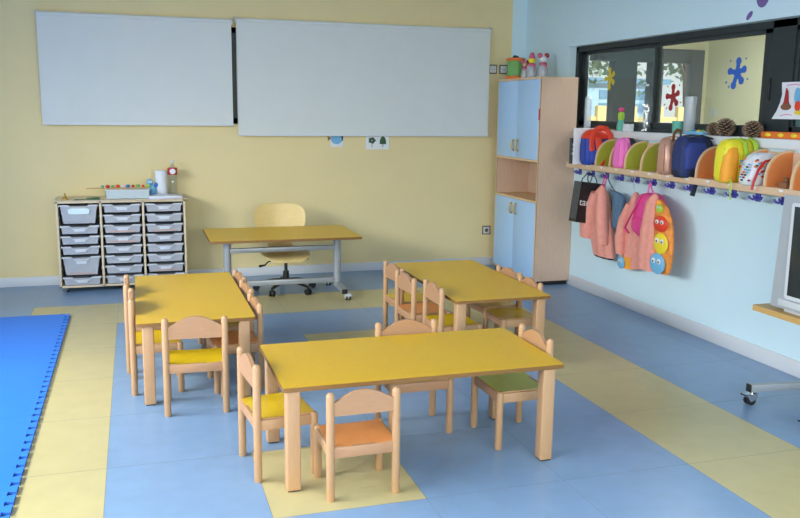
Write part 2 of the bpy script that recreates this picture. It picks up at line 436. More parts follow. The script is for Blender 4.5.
# ------------------------------------------------------------------ roller blinds
def blind(x0, x1, z0, z1, label):
    t = thing('roller_blind', label, 'blind', ((x0 + x1) / 2, YB - .06, z1), 0, 'roller blinds on the yellow wall')
    w = (x1 - x0) / 2; h = z1 - z0
    q = MB(); N = 24; i = q.mi('blind')
    ring = lambda x: Vector((x, 0, 0))
    q.box(-w, w, -.0008, .0008, -h + .02, -.01, 'blind'); q.build('fabric', t)
    q = MB(); q.prism(ell(.012, -.02, .021, .021), 'x', -w, w, 'blind'); q.build('roll_tube', t)
    q = MB(); q.prism(rrect(-.009, .007, -h, -h + .026, .004), 'x', -w, w, 'blind_bar'); q.build('bottom_bar', t)
    for sx in (-1, 1):
        q = MB(); q.box(sx * (w + .006) - .005, sx * (w + .006) + .005, -.012, .06, -.05, .012, 'plate', .003); q.build('bracket', t)
    q = MB(); q.tube([(-w - .004, -.016, -.01), (-w - .006, -.016, -h * .5), (-w - .004, -.016, -h * .9)], .0016, 'plate', 6); q.build('cord', t)
blind(-.738, .872, 1.412, 2.355, 'shorter grey-white roller blind above the drawer cabinet')
blind(.918, 3.385, 1.322, 2.37, 'wide grey-white roller blind above the desk and two picture cards')
# cards below the wide blind
t = thing('picture_card', 'small card with a blue fish peeping out under the wide blind', 'card', (1.845, YB - .003, 1.27), 0, 'picture cards on the yellow wall')
q = MB(); q.box(-.055, .07, -.002, .002, -.05, .11, 'paper'); q.build('sheet', t)
q = MB(); q.prism(ell(.005, .03, .06, .056), 'y', -.004, -.0025, 'lblue'); q.prism([(-.05, .03), (-.085, .055), (-.08, .005)], 'y', -.004, -.0025, 'brown'); q.prism([(.05, .07), (.07, .07), (.066, .01), (.055, 0)], 'y', -.0045, -.003, 'navy'); q.build('fish_drawing', t)
t = thing('picture_card', 'white card with green tree drawings peeping out under the wide blind', 'card', (2.255, YB - .003, 1.27), 0, 'picture cards on the yellow wall')
q = MB(); q.box(-.115, .115, -.002, .002, -.075, .20, 'paper'); q.build('sheet', t)
for k, (x, z) in enumerate(((-.055, 0), (.055, 0), (-.055, .13), (.055, .13))):
    q = MB()
    if k % 2: q.prism([(x - .033, z - .025), (x + .033, z - .025), (x + .03, z + .015), (x + .014, z + .045), (x, z + .052), (x - .014, z + .045), (x - .03, z + .015)], 'y', -.004, -.0025, 'dgreen')
    else:
        for a in range(5): q.prism(ell(x + .022 * math.cos(a * 1.25), z + .01 + .018 * math.sin(a * 1.25), .016, .014), 'y', -.004, -.0025, 'dgreen')
    q.prism([(x - .003, z - .055), (x + .003, z - .055), (x + .003, z - .01), (x - .003, z - .01)], 'y', -.0038, -.0025, 'brown'); q.build('tree_drawing', t)
# switches and socket
def plate(loc, label, kind, cat, dots):
    t = thing(kind, label, cat, loc, 0)
    q = MB(); q.box(-.045, .045, -.008, .003, -.045, .045, 'plate_dark', .004); q.build('surround', t)
    q = MB(); q.box(-.034, .034, -.011, -.007, -.034, .034, 'plate', .003)
    for x, z, r in dots: q.prism(ell(x, z, r, r), 'y', -.0125, -.0108, 'plate_dark')
    q.build('cover', t)
plate((3.445, YB - .003, 1.985), 'wall socket plate beside the wide blind, half behind its edge', 'wall_socket', 'socket', [(-.012, 0, .004), (.012, 0, .004)])
plate((3.56, YB - .003, 1.985), 'wall socket plate just left of the green canister', 'wall_socket', 'socket', [(-.012, 0, .005), (.012, 0, .005)])
plate((3.425, YB - .003, .367), 'low wall socket beside the tall blue cupboard', 'wall_socket', 'socket', [(0, 0, .02)])

# ------------------------------------------------------------------ tall cupboard
t = thing('tall_cupboard', 'tall wooden cupboard with pale blue doors and an open middle niche', 'cupboard', (3.435, 6.82, 0))
W_, D_, H_ = .92, .364, 1.878   # W along +y, depth along +x
q = MB()
q.box(0, D_, 0, .02, .04, H_, 'closet_wood'); q.box(0, D_, W_ - .02, W_, .04, H_, 'closet_wood')
q.box(.004, D_, .02, W_ - .02, H_ - .02, H_, 'closet_edge'); q.box(.004, D_, .02, W_ - .02, .04, .06, 'closet_wood')
q.box(D_ - .01, D_, .02, W_ - .02, .06, H_ - .02, 'closet_wood')
q.box(.0, D_ - .01, .02, W_ - .02, .757, .777, 'closet_edge'); q.box(.0, D_ - .01, .02, W_ - .02, 1.124, 1.144, 'closet_edge')
q.box(-.001, 0.004, 0, .02, .04, H_, 'closet_edge'); q.box(-.001, .004, W_ - .02, W_, .04, H_, 'closet_edge'); q.box(-.001, .004, 0.02, W_ - .02, H_ - .02, H_, 'closet_edge')
q.build('carcass', t, smooth=False)
q = MB(); q.box(.02, D_ - .02, .02, W_ - .02, 0, .04, 'black'); q.build('plinth', t)
for z0, z1, hz in ((.062, .755, .665), (1.146, H_ - .022, 1.26)):
    for y0, y1, hy in ((.022, W_ / 2 - .0015, W_ / 2 - .045), (W_ / 2 + .0015, W_ - .022, W_ / 2 + .045)):
        q = MB(); q.box(-.006, .012, y0, y1, z0, z1, 'door_blue', .002); dr = q.build('door', t)
        q = MB(); q.tube([(-.004, hy, hz - .05), (-.022, hy, hz - .045), (-.03, hy, hz - .02), (-.03, hy, hz + .02), (-.022, hy, hz + .045), (-.004, hy, hz + .05)], .0085, 'brass', 8); q.build('handle', dr)
q = MB(); q.box(-.0075, -.002, .001, .018, 1.50, 1.60, 'red', .001); q.build('edge_tag', t)
# on top of the cupboard
CT = 1.879
t = thing('canister', 'green canister with orange rims and black grip on the cupboard top', 'canister', (3.535, 7.575, CT))
q = MB(); q.lathe([(.075, .02), (.08, .03), (.08, .17), (.075, .18)], 'green'); q.build('body', t)
q = MB(); q.lathe([(.09, 0), (.096, .006), (.096, .022), (.085, .03)], 'orange'); q.build('base_rim', t)
q = MB(); q.lathe([(.085, .17), (.094, .178), (.094, .192), (.07, .2)], 'orange'); q.build('lid', t)
q = MB(); q.tube([(-.05, -.05, .2), (-.03, -.03, .213), (.03, .03, .213), (.05, .05, .2)], .011, 'black', 8); q.build('grip', t)
def doll(loc, sc, label, hair):
    t = thing('bottle_doll', label, 'figure', loc, 0, 'bottle dolls on the cupboard')
    q = MB(); q.lathe([(.038 * sc, 0), (.042 * sc, .01), (.042 * sc, .085 * sc), (.03 * sc, .11 * sc), (.016 * sc, .125 * sc)], 'frost'); q.build('bottle_body', t)
    q = MB()
    for k in range(9): q.ball((.02 * sc * math.cos(k * 2.4), .02 * sc * math.sin(k * 2.4), (.012 + .007 * k) * sc), .016 * sc, 'white' if k % 3 else 'blue', 8)
    q.build('filling', t)
    q = MB(); q.lathe([(.022 * sc, .1 * sc), (.034 * sc, .106 * sc), (.034 * sc, .122 * sc), (.02 * sc, .13 * sc)], 'dusty')
    q.box(.0, .016 * sc, -.04 * sc, -.03 * sc, .06 * sc, .115 * sc, 'dusty', .003); q.build('scarf', t)
    q = MB(); q.ball((0, 0, .155 * sc), .032 * sc, hair); q.build('head', t)
    q = MB()
    if hair == 'byellow': q.ball((0, 0, .2 * sc), .022 * sc, 'dusty', 10); q.lathe([(.03 * sc, .168 * sc), (.024 * sc, .19 * sc), (.008 * sc, .2 * sc)], 'dusty')
    else:
        q.ball((-.03 * sc, 0, .185 * sc), .022 * sc, 'dusty', 10); q.ball((.032 * sc, 0, .187 * sc), .022 * sc, 'fred', 10)
    q.build('hat', t)
doll((3.56, 7.425, CT), .85, 'small clear bottle doll with a red-pink bobble, right beside the green canister', 'rose')
doll((3.585, 7.33, CT), 1.08, 'tall bottle doll with yellow head and pink bobble hat', 'byellow')
doll((3.635, 7.2, CT), 1.1, 'bottle doll with two pink bobbles, nearest the window', 'white')
t = thing('toy_figure', 'tiny dark toy lying in the open niche of the tall cupboard', 'toy', (3.66, 6.98, .778))
q = MB(); q.ball((0, 0, .02), .022, 'bag_side', 10, (1.2, 1, .9)); q.build('body', t)
q = MB(); q.ball((.0, -.01, .045), .014, 'cone_core', 10); q.build('head', t)

# ------------------------------------------------------------------ drawer cabinet
t = thing('drawer_cabinet', 'low wooden cabinet with three columns of grey plastic drawer trays', 'cabinet', (-.648, 7.53, 0))
CW, CD, CZ0, CZ1 = 1.055, .37, .045, .785
q = MB(); pt = .018
q.box(0, CW, 0, CD, CZ1 - pt, CZ1, 'cab_wood', .002); q.box(0, CW, 0, CD, CZ0, CZ0 + pt, 'cab_wood', .002)
cw = (CW - 4 * pt) / 3
for k in range(4): q.box(k * (cw + pt), k * (cw + pt) + pt, 0, CD, CZ0, CZ1, 'cab_wood', .002)
q.box(pt, CW - pt, CD - .01, CD, CZ0, CZ1, 'cab_in'); q.build('body', t)
q = MB(); q.box(-.012, CW + .025, -.012, CD + .005, CZ1, CZ1 + .006, 'cab_wood', .002); q.build('top_panel', t)
for x in (.06, CW - .06):
    for y in (.05, CD - .06):
        q = MB(); q.prism(ell(y, .022, .022, .022), 'x', x - .01, x + .01, 'black'); q.box(x - .018, x + .018, y - .018, y + .018, .034, CZ0, 'black'); q.build('castor', t)
pitch = (CZ1 - CZ0 - 2 * pt) / 8
def tray(c, row, units):
    x0 = pt + c * (cw + pt) + .008; w = cw - .016
    zt = CZ1 - pt - row * pitch - .012; h = units * pitch - .018
    q = MB(); e = .006 if units == 1 else .02
    fr = lambda z: e * (1 - (z - (zt - h)) / h)
    body = [(x0 + .012 + e, zt - h), (x0 + w - .012 - e, zt - h), (x0 + w - .01, zt - .012), (x0 + .01, zt - .012)]
    q.prism(body, 'y', -.004, CD - .03, 'tray')
    tr = q.build('drawer', t)
    dx = w * .30; n1 = .014
    q = MB(); q.prism([(x0, zt - .013), (x0 + dx - .012, zt - .013), (x0 + dx + .008, zt - .034), (x0 + w - dx - .008, zt - .034), (x0 + w - dx + .012, zt - .013), (x0 + w, zt - .013),
                       (x0 + w, zt), (x0 + w - dx + .018, zt), (x0 + w - dx - .004, zt - .022), (x0 + dx + .004, zt - .022), (x0 + dx - .018, zt), (x0, zt)], 'y', -.018, .004, 'tray_lip')
    q.build('lip', tr)
    q = MB(); lx = x0 + w / 2
    if row == 0 and units == 2: q.prism(rrect(lx - .085, lx + .085, zt - .078, zt - .03, .018), 'y', -.0195, -.006, 'label_bright')
    elif units == 2: q.box(lx - .042, lx + .042, -.0195, -.006, zt - .062, zt - .038, 'label')
    else: q.box(lx - .042, lx + .042, -.0195, -.006, zt - .05, zt - .022, 'label')
    q.build('label', tr)
    if (c, row) in ((1, 2), (2, 2), (1, 3), (2, 6), (0, 5)):
        q = MB(); q.box(x0 + .04 + e, x0 + w - .04 - e, -.006, -.003, zt - h + .008, zt - h + .016, 'rose'); q.build('contents', tr)
for r, u in ((0, 2), (2, 1), (3, 1), (4, 1), (5, 2), (7, 1)): tray(0, r, u)
for c in (1, 2):
    for r in range(8): tray(c, r, 1)
for c in range(3):
    for sx in (0, 1):
        q = MB(); x = pt + c * (cw + pt) + (0 if sx == 0 else cw - .006)
        for r in range(8): q.box(x, x + .006, .006, CD - .02, CZ1 - pt - r * pitch - .034, CZ1 - pt - r * pitch - .026, 'tray_pale')
        q.build('runner', t)
# things on the cabinet (top at z = .791)
KT = .7915
t = thing('storage_box', 'long low translucent white box on the drawer cabinet', 'box', (-.067, 7.66, KT))
q = MB(); q.box(-.18, .18, -.09, .09, 0, .006, 'clear2'); 
for a in ((-.18, .18, -.09, -.086), (-.18, .18, .086, .09), (-.18, -.176, -.09, .09), (.176, .18, -.09, .09)): q.box(*a, 0, .075, 'tray_pale')
q.build('shell', t)
q = MB(); q.box(-.185, .185, -.095, .095, .072, .078, 'white', .002); q.build('rim', t)
t = thing('peg_strip', 'thin strip of coloured pegs lying across the low white box', 'toy', (-.135, 7.72, KT + .0785))
q = MB(); q.box(-.27, .22, -.012, .012, 0, .008, 'board', .002); q.build('strip', t)
for k, m in enumerate(('teal', 'red', 'green', 'redor', 'paper', 'blue', 'red', 'green', 'redor', 'lime')):
    q = MB(); q.ball((-.14 + k * .042, 0, .02), .014 + .004 * (k % 2), m, 10, (1.1, 1, .8)); q.build('peg', t)
t = thing('soft_toy', 'small light blue toy propped beside the paper roll', 'toy', (.143, 7.735, KT))
q = MB(); q.ball((.0, 0, .055), .03, 'lblue', 12, (1, .9, 1.8)); q.build('body', t)
q = MB(); q.ball((-.022, -.012, .13), .03, 'lblue', 12); q.ball((.03, .0, .105), .02, 'blue', 10); q.build('head', t)
q = MB(); q.ball((-.03, -.04, .137), .009, 'white', 8); q.ball((-.01, -.041, .135), .009, 'white', 8); q.build('eye_spots', t)
o = MB(); o.lathe([(.006, 0), (.052, 0), (.053, .004), (.053, .225), (.05, .229), (.018, .229), (.018, .2), (.004, .2)], 'paper', n=28); o = at(o.build('paper_roll'), (.218, 7.77, KT)); tag(o, 'upright white paper roll on the drawer cabinet', 'paper roll')
t = thing('water_bottle', 'clear plastic bottle with a red and white label on the cabinet', 'bottle', (.318, 7.79, KT))
q = MB(); q.lathe([(.03, 0), (.041, .01), (.038, .05), (.041, .07), (.037, .1), (.041, .12), (.041, .2), (.038, .215), (.03, .25), (.015, .275), (.013, .3)], 'clear'); q.build('bottle', t)
q = MB(); q.lathe([(.0425, .19), (.0435, .192), (.0435, .248), (.0425, .25)], 'red'); q.prism(ell(0, .22, .026, .024), 'y', -.046, -.04, 'paper'); q.build('label', t)
q = MB(); q.lathe([(.015, .298), (.016, .3), (.016, .318), (.013, .322)], 'white'); q.build('cap', t)
for k, (m, x0, x1, dz, rz) in enumerate((('paper_lilac', -.14, .14, 0, .1), ('paper', -.12, .15, .0115, -.08))):
    o = MB(); o.box(x0, x1, -.1, .1, 0, .011, m, .001); o = at(o.build('paper_stack'), (.235, 7.625, KT + dz), rz)
    tag(o, ('lilac-white paper pile, lower one, at the right end of the cabinet', 'white paper pile lying on top of the lilac-white one')[k], 'papers', 'paper piles on the cabinet')
t = thing('scissors', 'dark green scissors lying on the drawer cabinet', 'scissors', (-.40, 7.58, KT), .15)
q = MB(); q.prism([(-.1, -.01), (.0, -.004), (.0, .004), (-.1, .012)], 'z', 0, .006, 'dgreen'); q.build('blade', t)
for s in (-1, 1):
    q = MB(); q.tube([(.0, 0, .008), (.03, s * .012, .008), (.06, s * .035, .008), (.09, s * .035, .008), (.1, s * .018, .008), (.08, s * .006, .008), (.04, s * .006, .008)], .008, 'dgreen', 8); q.build('handle', t)
t = thing('hand_bell', 'tiny brass bell at the left end of the cabinet', 'bell', (-.575, 7.62, KT))
q = MB(); q.lathe([(.03, 0), (.03, .005), (.02, .014), (.016, .026), (.006, .03)], 'brass', n=14); q.build('cup', t)
q = MB(); q.lathe([(.005, .029), (.008, .035), (.009, .05), (.004, .056)], 'brass', n=10); q.build('handle', t)

# ------------------------------------------------------------------ desk
t = thing('desk', 'yellow topped desk with grey metal frame on castors', 'desk', (1.163, 7.07, 0))
q = MB(); hw, hd = .62, .375
q.prism(rrect(-hw, hw, -hd, hd, .012, 3), 'z', .51, .53, 'ply_edge'); q.prism(rrect(-hw + .002, hw - .002, -hd + .002, hd - .002, .012, 3), 'z', .53, .5315, 'lam_yellow'); q.build('tabletop', t)
for sx in (-1, 1):
    x = sx * .465
    q = MB(); q.prism(ell(x, -.12, .032, .026), 'z', .075, .485, 'metal'); lg = q.build('column', t)
    q = MB(); q.box(x - .05, x + .05, -.17, -.07, .478, .51, 'black', .004); q.build('top_bracket', lg)
    q = MB(); q.prism([(-.39, .092), (-.12, .112), (.28, .092), (.28, .06), (-.12, .07), (-.39, .06)], 'x', x - .022, x + .022, 'metal'); ft = q.build('foot', t)
    q = MB(); q.box(x - .024, x + .024, -.398, -.388, .056, .095, 'black', .003); q.build('end_cap', ft)
    for y in (-.37, .255):
        q = MB(); x = sx * .465 + (.03 if y < 0 else 0)
        for s in (-1, 1): q.prism(ell(y - .012, .026, .026, .026), 'x', x + s * .014 - .006, x + s * .014 + .006, 'black')
        q.prism([(y - .038, .04), (y - .02, .056), (y + .015, .058), (y + .018, .03), (y - .005, .012), (y - .03, .018)], 'x', x - .024, x + .024, 'tv_edge')
        q.tube([(x, y, .05), (x, y, .066)], .008, 'chrome', 8); q.build('castor', ft)
q = MB(); q.box(-.465, .465, -.138, -.102, .39, .43, 'metal', .006); q.build('cross_beam', t)
q = MB(); q.box(-.465, .465, -.135, -.105, .105, .15, 'metal', .006); q.build('lower_beam', t)

# desk chair (swivel, bent wood shell)
t = thing('office_chair', 'light bentwood swivel chair with black star base behind the desk', 'chair', (1.222, 7.172, 0))
def shell_grid(rows, th, m, name):
    q = MB(); N = 17; G = []
    for (y, z, hw, cup, ny, nz) in rows:
        G.append([(Vector((hw * u, y + cup * u * u * ny, z + cup * u * u * nz)), Vector((0, ny, nz))) for u in [-1 + 2 * k / (N - 1) for k in range(N)]])
    i = q.mi(m)
    A = [[q.bm.verts.new(p) for p, n in r] for r in G]; B = [[q.bm.verts.new(p - n * th) for p, n in r] for r in G]
    for a in range(len(G) - 1):
        for k in range(N - 1):
            q.bm.faces.new((A[a][k], A[a][k + 1], A[a + 1][k + 1], A[a + 1][k])).material_index = i
            q.bm.faces.new((B[a][k], B[a + 1][k], B[a + 1][k + 1], B[a][k + 1])).material_index = i
        for k in (0, N - 1):
            q.bm.faces.new((A[a][k], A[a + 1][k], B[a + 1][k], B[a][k])).material_index = i
    for a in (0, len(G) - 1):
        for k in range(N - 1): q.bm.faces.new((A[a][k], A[a][k + 1], B[a][k + 1], B[a][k])).material_index = i
    return q.build(name, t, ang=60)
# seat from front lip to back, then narrow waist, then wide back
seat_rows = [(-.235, .285, .12, .0, -.4, .9), (-.22, .305, .165, .008, -.2, 1), (-.18, .318, .195, .014, -.05, 1), (-.08, .318, .205, .02, 0, 1), (.05, .312, .2, .022, 0, 1), (.13, .316, .16, .015, -.2, .97), (.18, .335, .12, .006, -.5, .85), (.205, .37, .108, .0, -.9, .4)]
seat_rows = [(r[0] + .085, *r[1:]) for r in seat_rows]
shell_grid(seat_rows, .011, 'maple', 'seat')
back_rows = [(.2055, .371, .106, 0, -1, .2), (.225, .42, .104, 0.004, -1, .1), (.236, .462, .115, .01, -1, .05), (.24, .485, .165, .03, -1, 0), (.243, .51, .208, .045, -1, 0), (.25, .57, .228, .055, -1, 0), (.26, .64, .23, .055, -1, 0), (.268, .69, .212, .048, -1, 0), (.272, .715, .18, .035, -1, 0), (.274, .728, .135, .02, -1, 0), (.275, .732, .09, .009, -1, 0)]
back_rows = [(r[0] + .085, *r[1:]) for r in back_rows]
shell_grid(back_rows, .011, 'maple', 'backrest')
q = MB(); q.box(-.1, .1, -.06, .16, .272, .297, 'black', .008); q.build('mechanism', t)
q = MB(); q.tube([(-.09, -.02, .285), (-.16, -.04, .272), (-.19, -.05, .245), (-.24, -.06, .24)], [.006, .006, .008, .012], 'black', 8); q.build('lever', t)
q = MB(); q.tube([(.09, -.02, .285), (.19, -.04, .29)], [.006, .01], 'black', 8); q.build('lever', t)
q = MB(); q.lathe([(.026, .08), (.026, .18), (.014, .181), (.014, .275)], 'black', n=14); q.build('gas_lift', t)
for k in range(5):
    a = -PI / 2 + .62 + k * 2 * PI / 5
    c, s = math.cos(a), math.sin(a)
    q = MB(); q.tube([(0, 0, .1), (c * .12, s * .12, .095), (c * .255, s * .255, .07)], [.03, .024, .016], 'black', 10, .6); st = q.build('base_arm', t)
    q = MB(); px, py = c * .262, s * .262
    for d in (-.014, .014): 
        q.tube([(px - s * (d - .006), py + c * (d - .006), .028), (px - s * (d + .006), py + c * (d + .006), .028)], .027, 'black', 14)
    q.tube([(px, py, .03), (px, py, .066)], .01, 'black', 8); q.build('castor', st)

# ------------------------------------------------------------------ nursery tables
def table(cx, cy, w, d, label, h=.457, ins=(.0, .0, .0, .0), rz=0):
    t = thing('nursery_table', label, 'table', (cx, cy, 0), rz, 'yellow nursery tables')
    q = MB(); q.prism(rrect(-w / 2, w / 2, -d / 2, d / 2, .012, 3), 'z', h - .020, h - .0015, 'ply_edge')
    q.prism(rrect(-w / 2 + .0015, w / 2 - .0015, -d / 2 + .0015, d / 2 - .0015, .012, 3), 'z', h - .0015, h, 'lam_yellow'); q.build('tabletop', t)
    L = .06; il, ir, i0, i1 = ins
    for x0, y0 in ((-w / 2 + il, -d / 2 + i0), (w / 2 - ir - L, -d / 2 + i0), (-w / 2 + il, d / 2 - i1 - L), (w / 2 - ir - L, d / 2 - i1 - L)):
        q = MB(); q.box(x0, x0 + L, y0, y0 + L, 0.005, h - .020, 'beech', .007, 3); lg = q.build('leg', t)
        q = MB(); q.box(x0 + .006, x0 + L - .006, y0 + .006, y0 + L - .006, 0, .006, 'foot'); q.build('foot_cap', lg)
    q = MB(); x0, x1, y0, y1 = -w / 2 + il + .03, w / 2 - ir - .03, -d / 2 + i0 + .03, d / 2 - i1 - .03
    return t
table(1.171, 3.577, 1.274, .668, 'nearest yellow nursery table, its long side towards the viewer', ins=(.014, .041, .006, .06))
table(.282, 5.13, .625, 1.325, 'yellow nursery table at left, in front of the drawer cabinet', ins=(.03, .03, .012, .03))
table(2.103, 5.2, .63, 1.305, 'yellow nursery table behind right, in front of the tall cupboard', ins=(.014, .03, .012, .03))

# ------------------------------------------------------------------ nursery chairs
def make_chair(H, sh, pw, sd, seatm):
    """faces +y, back posts at y=0"""
    t = thing('nursery_chair', '', 'chair', (0, 0, 0), 0, 'small beech nursery chairs')
    r = .0175; x = pw / 2
    def post(px, py, h):
        q = MB(); q.lathe([(r * .86, 0), (r, .004), (r, h - .016), (r * .9, h - .009), (r * .62, h - .003), (r * .2, h)], 'beech', (px, py), 16); return q.build('leg', t)
    for s in (-1, 1): post(s * x, 0, H)
    for s in (-1, 1): post(s * x, sd, sh + .006)
    # backrest: straight lower edge, shoulders and a central arch
    zb, zs, zp = H * .785, H * .905, H * 1.008
    N = 24; pts = [(-x + .008, zb), (x - .008, zb)]
    for k in range(N + 1):
        u = 1 - 2 * k / N
        f = (.5 * (1 + math.cos(PI * min(1, abs(u) / .98)))) ** .58
        pts.append((u * (x - .008), zs + (zp - zs) * f))
    q = MB(); q.prism(pts, 'y', -.009, .009, 'beech_h'); q.build('backrest', t)
    ah = .05
    q = MB()
    q.box(-x + .01, x - .01, -.009, .009, sh - ah, sh - .004, 'beech_h', .003); q.box(-x + .01, x - .01, sd - .009, sd + .009, sh - ah, sh - .004, 'beech_h', .003)
    for s in (-1, 1): q.box(s * x - .009, s * x + .009, .01, sd - .01, sh - ah, sh - .004, 'beech', .003)
    q.build('seat_frame', t)
    # seat: dished laminate board
    q = MB(); n = 10; top = []; m = q.mi(seatm); y0, y1, xw = -.004, sd + .004, x - .002
    def zz(u, v): return sh - .004 - .007 * (1 - u * u) * (1 - .4 * v) 
    A = [[q.bm.verts.new((xw * (-1 + 2 * i / n), y0 + (y1 - y0) * j / n, zz(-1 + 2 * i / n, j / n) + .006)) for i in range(n + 1)] for j in range(n + 1)]
    B = [[q.bm.verts.new((xw * (-1 + 2 * i / n), y0 + (y1 - y0) * j / n, zz(-1 + 2 * i / n, j / n) - .004)) for i in range(n + 1)] for j in range(n + 1)]
    mw_ = q.mi('beech')
    for j in range(n):
        for i in range(n):
            q.bm.faces.new((A[j][i], A[j][i + 1], A[j + 1][i + 1], A[j + 1][i])).material_index = m
            q.bm.faces.new((B[j][i], B[j + 1][i], B[j + 1][i + 1], B[j][i + 1])).material_index = mw_
    for k in range(n):
        for R, S in ((A[0], B[0]), (A[n], B[n])): q.bm.faces.new((R[k], R[k + 1], S[k + 1], S[k])).material_index = mw_
        for c in (0, n): q.bm.faces.new((A[k][c], A[k + 1][c], B[k + 1][c], B[k][c])).material_index = mw_
    q.build('seat', t)
    return t
_pro = {}; _seat = {}
def chair(size, seatm, x, y, rz, label):
    spec = {'S': (.46, .232, .277, .238), 'M': (.52, .278, .297, .25), 'N': (.498, .27, .292, .245), 'L': (.545, .285, .30, .25)}[size]
    key = (size, seatm)
    if key not in _pro:
        o = make_chair(*spec, seatm); _pro[key] = o
        o.location = (x, y, 0); o.rotation_euler = (0, 0, rz); o['label'] = label
    else: o = dup(_pro[key], (x, y, 0), rz, label, 'small beech nursery chairs')
    return o
Q = PI / 2
chair('S', 'seat_orange', 00.844, 3.136, .01, 'smallest beech chair, orange seat, back turned to the viewer at the nearest table')
chair('M', 'seat_yellow', 0.434, 3.541, -Q + .10, 'beech chair with yellow seat at the left end of the nearest table')
chair('M', 'seat_green', 1.832, 3.59, Q + .01, 'beech chair with the only green seat, right end of the nearest table')
chair('M', 'seat_yellow', 1.285, 3.948, PI, 'beech chair facing the viewer from behind the nearest table')
chair('M', 'seat_yellow', 0.26, 4.292, -.05, 'beech chair with yellow seat at the near end of the left table')
chair('L', 'seat_yellow', -.05, 4.83, -Q, 'tall beech chair with yellow seat, nearer one on the left side of the left table')
chair('L', 'seat_yellow', -.078, 5.25, -Q, 'tall beech chair, farther one on the left side of the left table')
chair('N', 'seat_orange', 0.628, 4.755, Q + .05, 'beech chair with orange seat, nearest on the right side of the left table')
chair('N', 'seat_yellow', 0.632, 5.165, Q + .07, 'middle beech chair of three on the right side of the left table')
chair('N', 'seat_yellow', 0.632, 5.525, Q + .08, 'farthest beech chair on the right side of the left table, before the desk')
chair('M', 'seat_yellow', 1.735, 4.795, -Q, 'beech chair with yellow seat, nearest on the left side of the back right table')
chair('M', 'seat_orange', 1.66, 5.131, -Q + .06, 'beech chair with orange seat in the middle of the back right table\'s left side')
chair('M', 'seat_yellow', 1.684, 5.475, -Q + .09, 'farthest beech chair on the left side of the back right table')
chair('N', 'seat_yellow', 2.452, 5.25, Q + .08, 'beech chair at the far right of the back right table, next to the cupboard')
chair('N', 'seat_yellow', 2.44, 4.89, Q, 'beech chair at the near right of the back right table')

# ------------------------------------------------------------------ foam mat
MX1, MY1 = -.545, 6.70; p = .0965
t = thing('foam_mat', 'large bright blue foam play mat with interlocking toothed edge on the floor', 'mat', (MX1, MY1, 0))
xs = [-.99 * k for k in range(4)]; ys = [-1.12 * k for k in range(7)]
for i in range(3):
    for j in range(6):
        if xs[i] + MX1 < XL + .1: continue
        pts = []
        x1, x0, y1, y0 = xs[i] - .0008, max(xs[i + 1] + .0008, XL + .03 - MX1), ys[j] - .0008, ys[j + 1] + .0008
        if i == 0:
            n = 12; pp = (y1 - y0) / n
            for k in range(n):
                yb = y0 + k * pp
                pts += [(x1 - .004, yb), (x1 - .004, yb + pp * .22), (x1 + .03, yb + pp * .07), (x1 + .03, yb + pp * .93), (x1 - .004, yb + pp * .78)]
            pts += [(x1 - .004, y1), (x0, y1), (x0, y0)]
        else: pts = [(x1, y0), (x1, y1), (x0, y1), (x0, y0)]
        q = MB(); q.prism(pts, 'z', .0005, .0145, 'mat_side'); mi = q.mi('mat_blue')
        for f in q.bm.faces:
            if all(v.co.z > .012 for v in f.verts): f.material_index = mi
        o = q.build('mat_tile', t, smooth=False)

# ------------------------------------------------------------------ cubby shelf on the right wall (local x runs towards the viewer along the wall, local y into the wall)
def wallthing(name, label, cat, y, z, dx=0, group=None): return thing(name, label, cat, (XR - dx, y, z), -Q, group)
SH_Y = 6.56; SD = .205; SZ = 1.125
sh = wallthing('coat_rack_shelf', 'long wall shelf with round green and orange dividers above violet coat hooks', 'shelf', SH_Y, SZ)
L_ = 4.6
q = MB(); q.box(-.02, L_, -SD, -.001, 0, .018, 'rail', .002); q.build('shelf_board', sh)
q = MB(); q.box(-.02, L_, -.012, -.001, .018, .222, 'rail', .002); q.build('back_panel', sh)
q = MB(); q.box(-.02, L_, -SD - .016, -SD, -.022, .024, 'rail', .003); q.build('front_rail', sh)
def divider(x, m, name='divider', hh=.205):
    arc = [(-SD + .002, .018)]
    for k in range(13):
        a = PI - k * (PI / 2) / 12
        ca, sa = -abs(math.cos(a)) ** .8, abs(math.sin(a)) ** .8
        arc.append((-.012 + (SD - .016) * ca, .03 + hh * sa))
    arc += [(-.012, .03 + hh), (-.012, .018)]
    q = MB(); q.prism(arc, 'x', x - .009, x + .009, 'closet_edge'); o = q.build(name, sh)
    inn = [(-SD + .014, .019)]
    for k in range(13):
        a = PI - k * (PI / 2) / 12
        ca, sa = -abs(math.cos(a)) ** .8, abs(math.sin(a)) ** .8
        inn.append((-.012 + (SD - .026) * ca, .03 + (hh - .011) * sa))
    inn += [(-.0125, .03 + hh - .011), (-.0125, .019)]
    for s in (-1, 1):
        q = MB(); q.prism(inn, 'x', x + s * .0092, x + s * .0102, m); q.build('colour_panel', o)
dcol = ['div_green'] * 6 + ['div_orange'] * 6 + ['div_yellow'] * 3 + ['div_green'] * 6
for k in range(21):
    if k == 0: divider(0, 'rail')
    else: divider(.218 * k, dcol[k - 1])
HKY = -.105
q = MB(); q.box(-.02, L_, HKY, HKY + .016, -.04, .0, 'rail', .002); q.build('hook_strip', sh)
